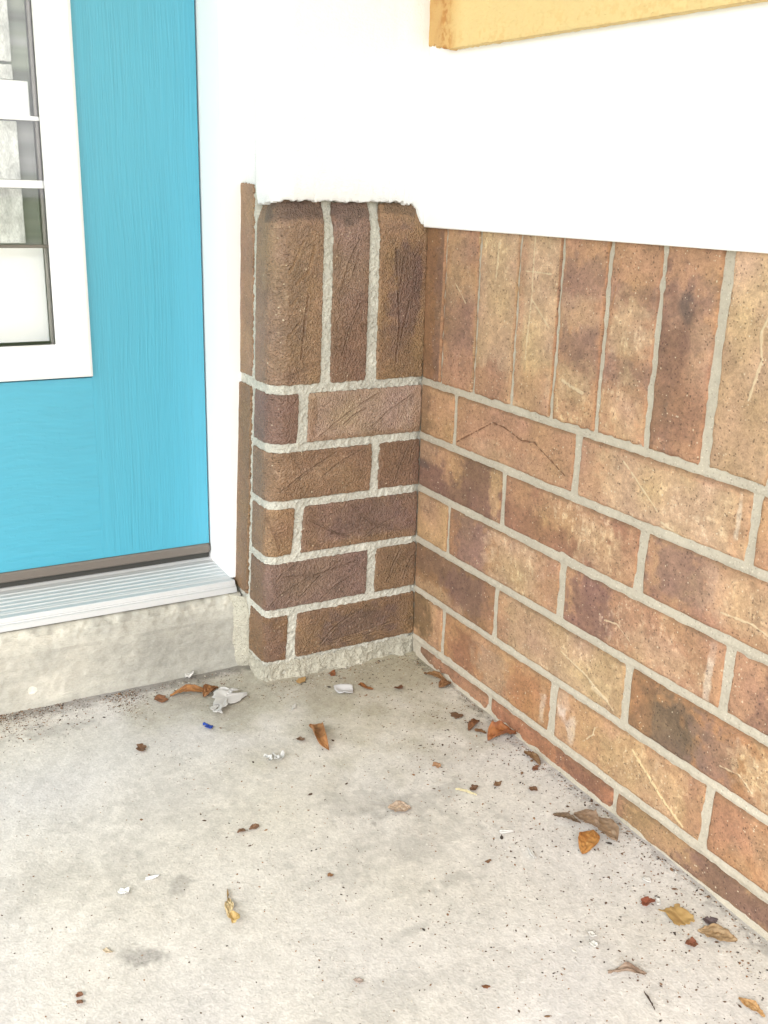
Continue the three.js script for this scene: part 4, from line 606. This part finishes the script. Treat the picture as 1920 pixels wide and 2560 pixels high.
chip(-0.1568, 0.5941, 0.008, 0.007, 0.19, { c1: [220, 218, 212], c2: [204, 202, 196], lift: 0.5 }, 'lower one of two pale grey pebbles on the patio', 'pebble', 'pebble');
leaf(-0.1527, 0.6357, 0.035, 0.010, 0.52, { curl: 1.6, bend: 0.35, twist: 0.8, c1: [176, 150, 128], c2: [134, 108, 88] }, 'thin twisted grey-brown leaf near the bottom right of the patio');
put('twig', leafGeo(0.021, 0.0014, { seed: 61, curl: 1.5, bend: 0.1, c1: [90, 70, 56], c2: [70, 54, 44] }), litMat, -0.1573, 0.6686, 1.87, 'thin dark twig below the twisted grey-brown leaf', 'twig');
leaf(-0.0821, 0.7143, 0.026, 0.0105, 1.42, { curl: 0.7, bend: 0.1, c1: [206, 160, 102], c2: [176, 130, 78] }, 'light orange leaf at the bottom right corner of the photo');
chip(-0.1278, 0.4621, 0.021, 0.004, 1.89, { jag: 0.6 }, 'crooked white sliver left of the golden orange pointed leaf', 'white_sliver', 'sliver');
chip(-0.1306, 0.4208, 0.018, 0.004, 0.34, { jag: 0.6 }, 'short white sliver behind the crooked white sliver', 'white_sliver', 'sliver');
bit(-0.2758, 0.5909, 0.008, 0.0055, 0.67, { c1: [170, 106, 66] }, 'tiny rust bit at the bottom centre right of the patio');
chip(-0.0600, 0.5775, 0.0125, 0.0055, 2.16, { jag: 0.5 }, 'white chip touching the brick-red fragment');
bit(-0.0256, 0.3338, 0.0102, 0.0072, -0.08, { c1: [132, 80, 54] }, 'small dark red bit beside the curled brown leaf at the wall foot');
bit(-0.0866, 0.3421, 0.0108, 0.0073, -0.19, { c1: [150, 122, 92] }, 'small tan-grey bit right of the dark fragment by the straw stick');

// crumbs of dirt, bark and paint, thick along the step and the wall foot
{
  const geo = bitGeo(1, 1, { seed: 5, jag: 0.5, lift: 0.25, th: 0.22, c1: [255, 255, 255], c2: [255, 255, 255] });
  { const s = sheet(9, 2, (a, b) => { const an = (a + 1) * Math.PI, r = (b + 1) / 2; return [Math.cos(an) * r * 0.5 * (1 + 0.35 * sn(a * 5, 2)), 0.08 * sn(a * 3, b * 2), Math.sin(an) * r * 0.5]; }, () => [1, 1, 1], 0.25); geo.copy(s); }
  const r = rng(4242), N = 11500, im = new THREE.InstancedMesh(geo, std({ roughness: 0.85 }), N); im.name = 'debris_crumbs'; im.castShadow = im.receiveShadow = true;
  const m4 = new THREE.Matrix4(), q = new THREE.Quaternion(), e = new THREE.Euler(), pal = [[112, 84, 64], [88, 66, 52], [140, 106, 78], [70, 58, 50], [160, 118, 80], [236, 232, 224], [214, 206, 192]];
  for (let i = 0; i < N; i++) {
    const t = r(); let x, z;
    if (t < 0.36) { z = -0.058 + Math.abs(r() + r() + r() - 1.5) * 0.06; x = -0.72 + r() * 0.47; if (r() < 0.5) { x = -0.57 + (r() + r() - 1) * 0.11; z = -0.066 + 0.10 * r() * r(); } else if (r() < 0.3) x = -0.42 + (r() + r() - 1) * 0.03; }
    else if (t < 0.60) { x = -0.007 - Math.pow(r(), 2.6) * 0.16; z = 0.01 + r() * 0.8; }
    else if (t < 0.66) { x = -0.24 + r() * 0.23; z = 0.008 + Math.pow(r(), 2) * 0.05; }
    else if (t < 0.84) { x = -0.42 + r() * 0.42; z = 0.02 + r() * 0.72; }
    else { x = -0.72 + r() * 0.72; z = -0.05 + r() * 0.85; }
    if (z < 0.008 && x > -0.255) { z = 0.012 + r() * 0.03; }
    const big = r() < 0.04 ? 1.9 : 1, sc = (0.0006 + 0.0014 * Math.pow(r(), 2.6)) * big * (t > 0.66 ? 0.75 : 1) * (0.75 + 0.25 * clamp(z / 0.3));
    const far = r() < 0.22 ? 5 + Math.floor(r() * 2) : Math.floor(r() * 5);
    e.set((r() - 0.5) * 0.7, r() * 6.28, (r() - 0.5) * 0.7); q.setFromEuler(e);
    m4.compose(new THREE.Vector3(x, FY(z) + (fbm(x * 9, z * 9, 3) - 0.5) * 0.004 + sc * 0.12, z), q, new THREE.Vector3(sc * (1 + r() * 1.2), sc * 0.8, sc)); im.setMatrixAt(i, m4);
    im.setColorAt(i, col(...pal[far], 0.7));
  }
  im.userData = { kind: 'stuff', label: 'scattered crumbs of dirt, bark and paint over the concrete patio', category: 'debris' }; scene.add(im);
}

renderer.render(scene, camera);
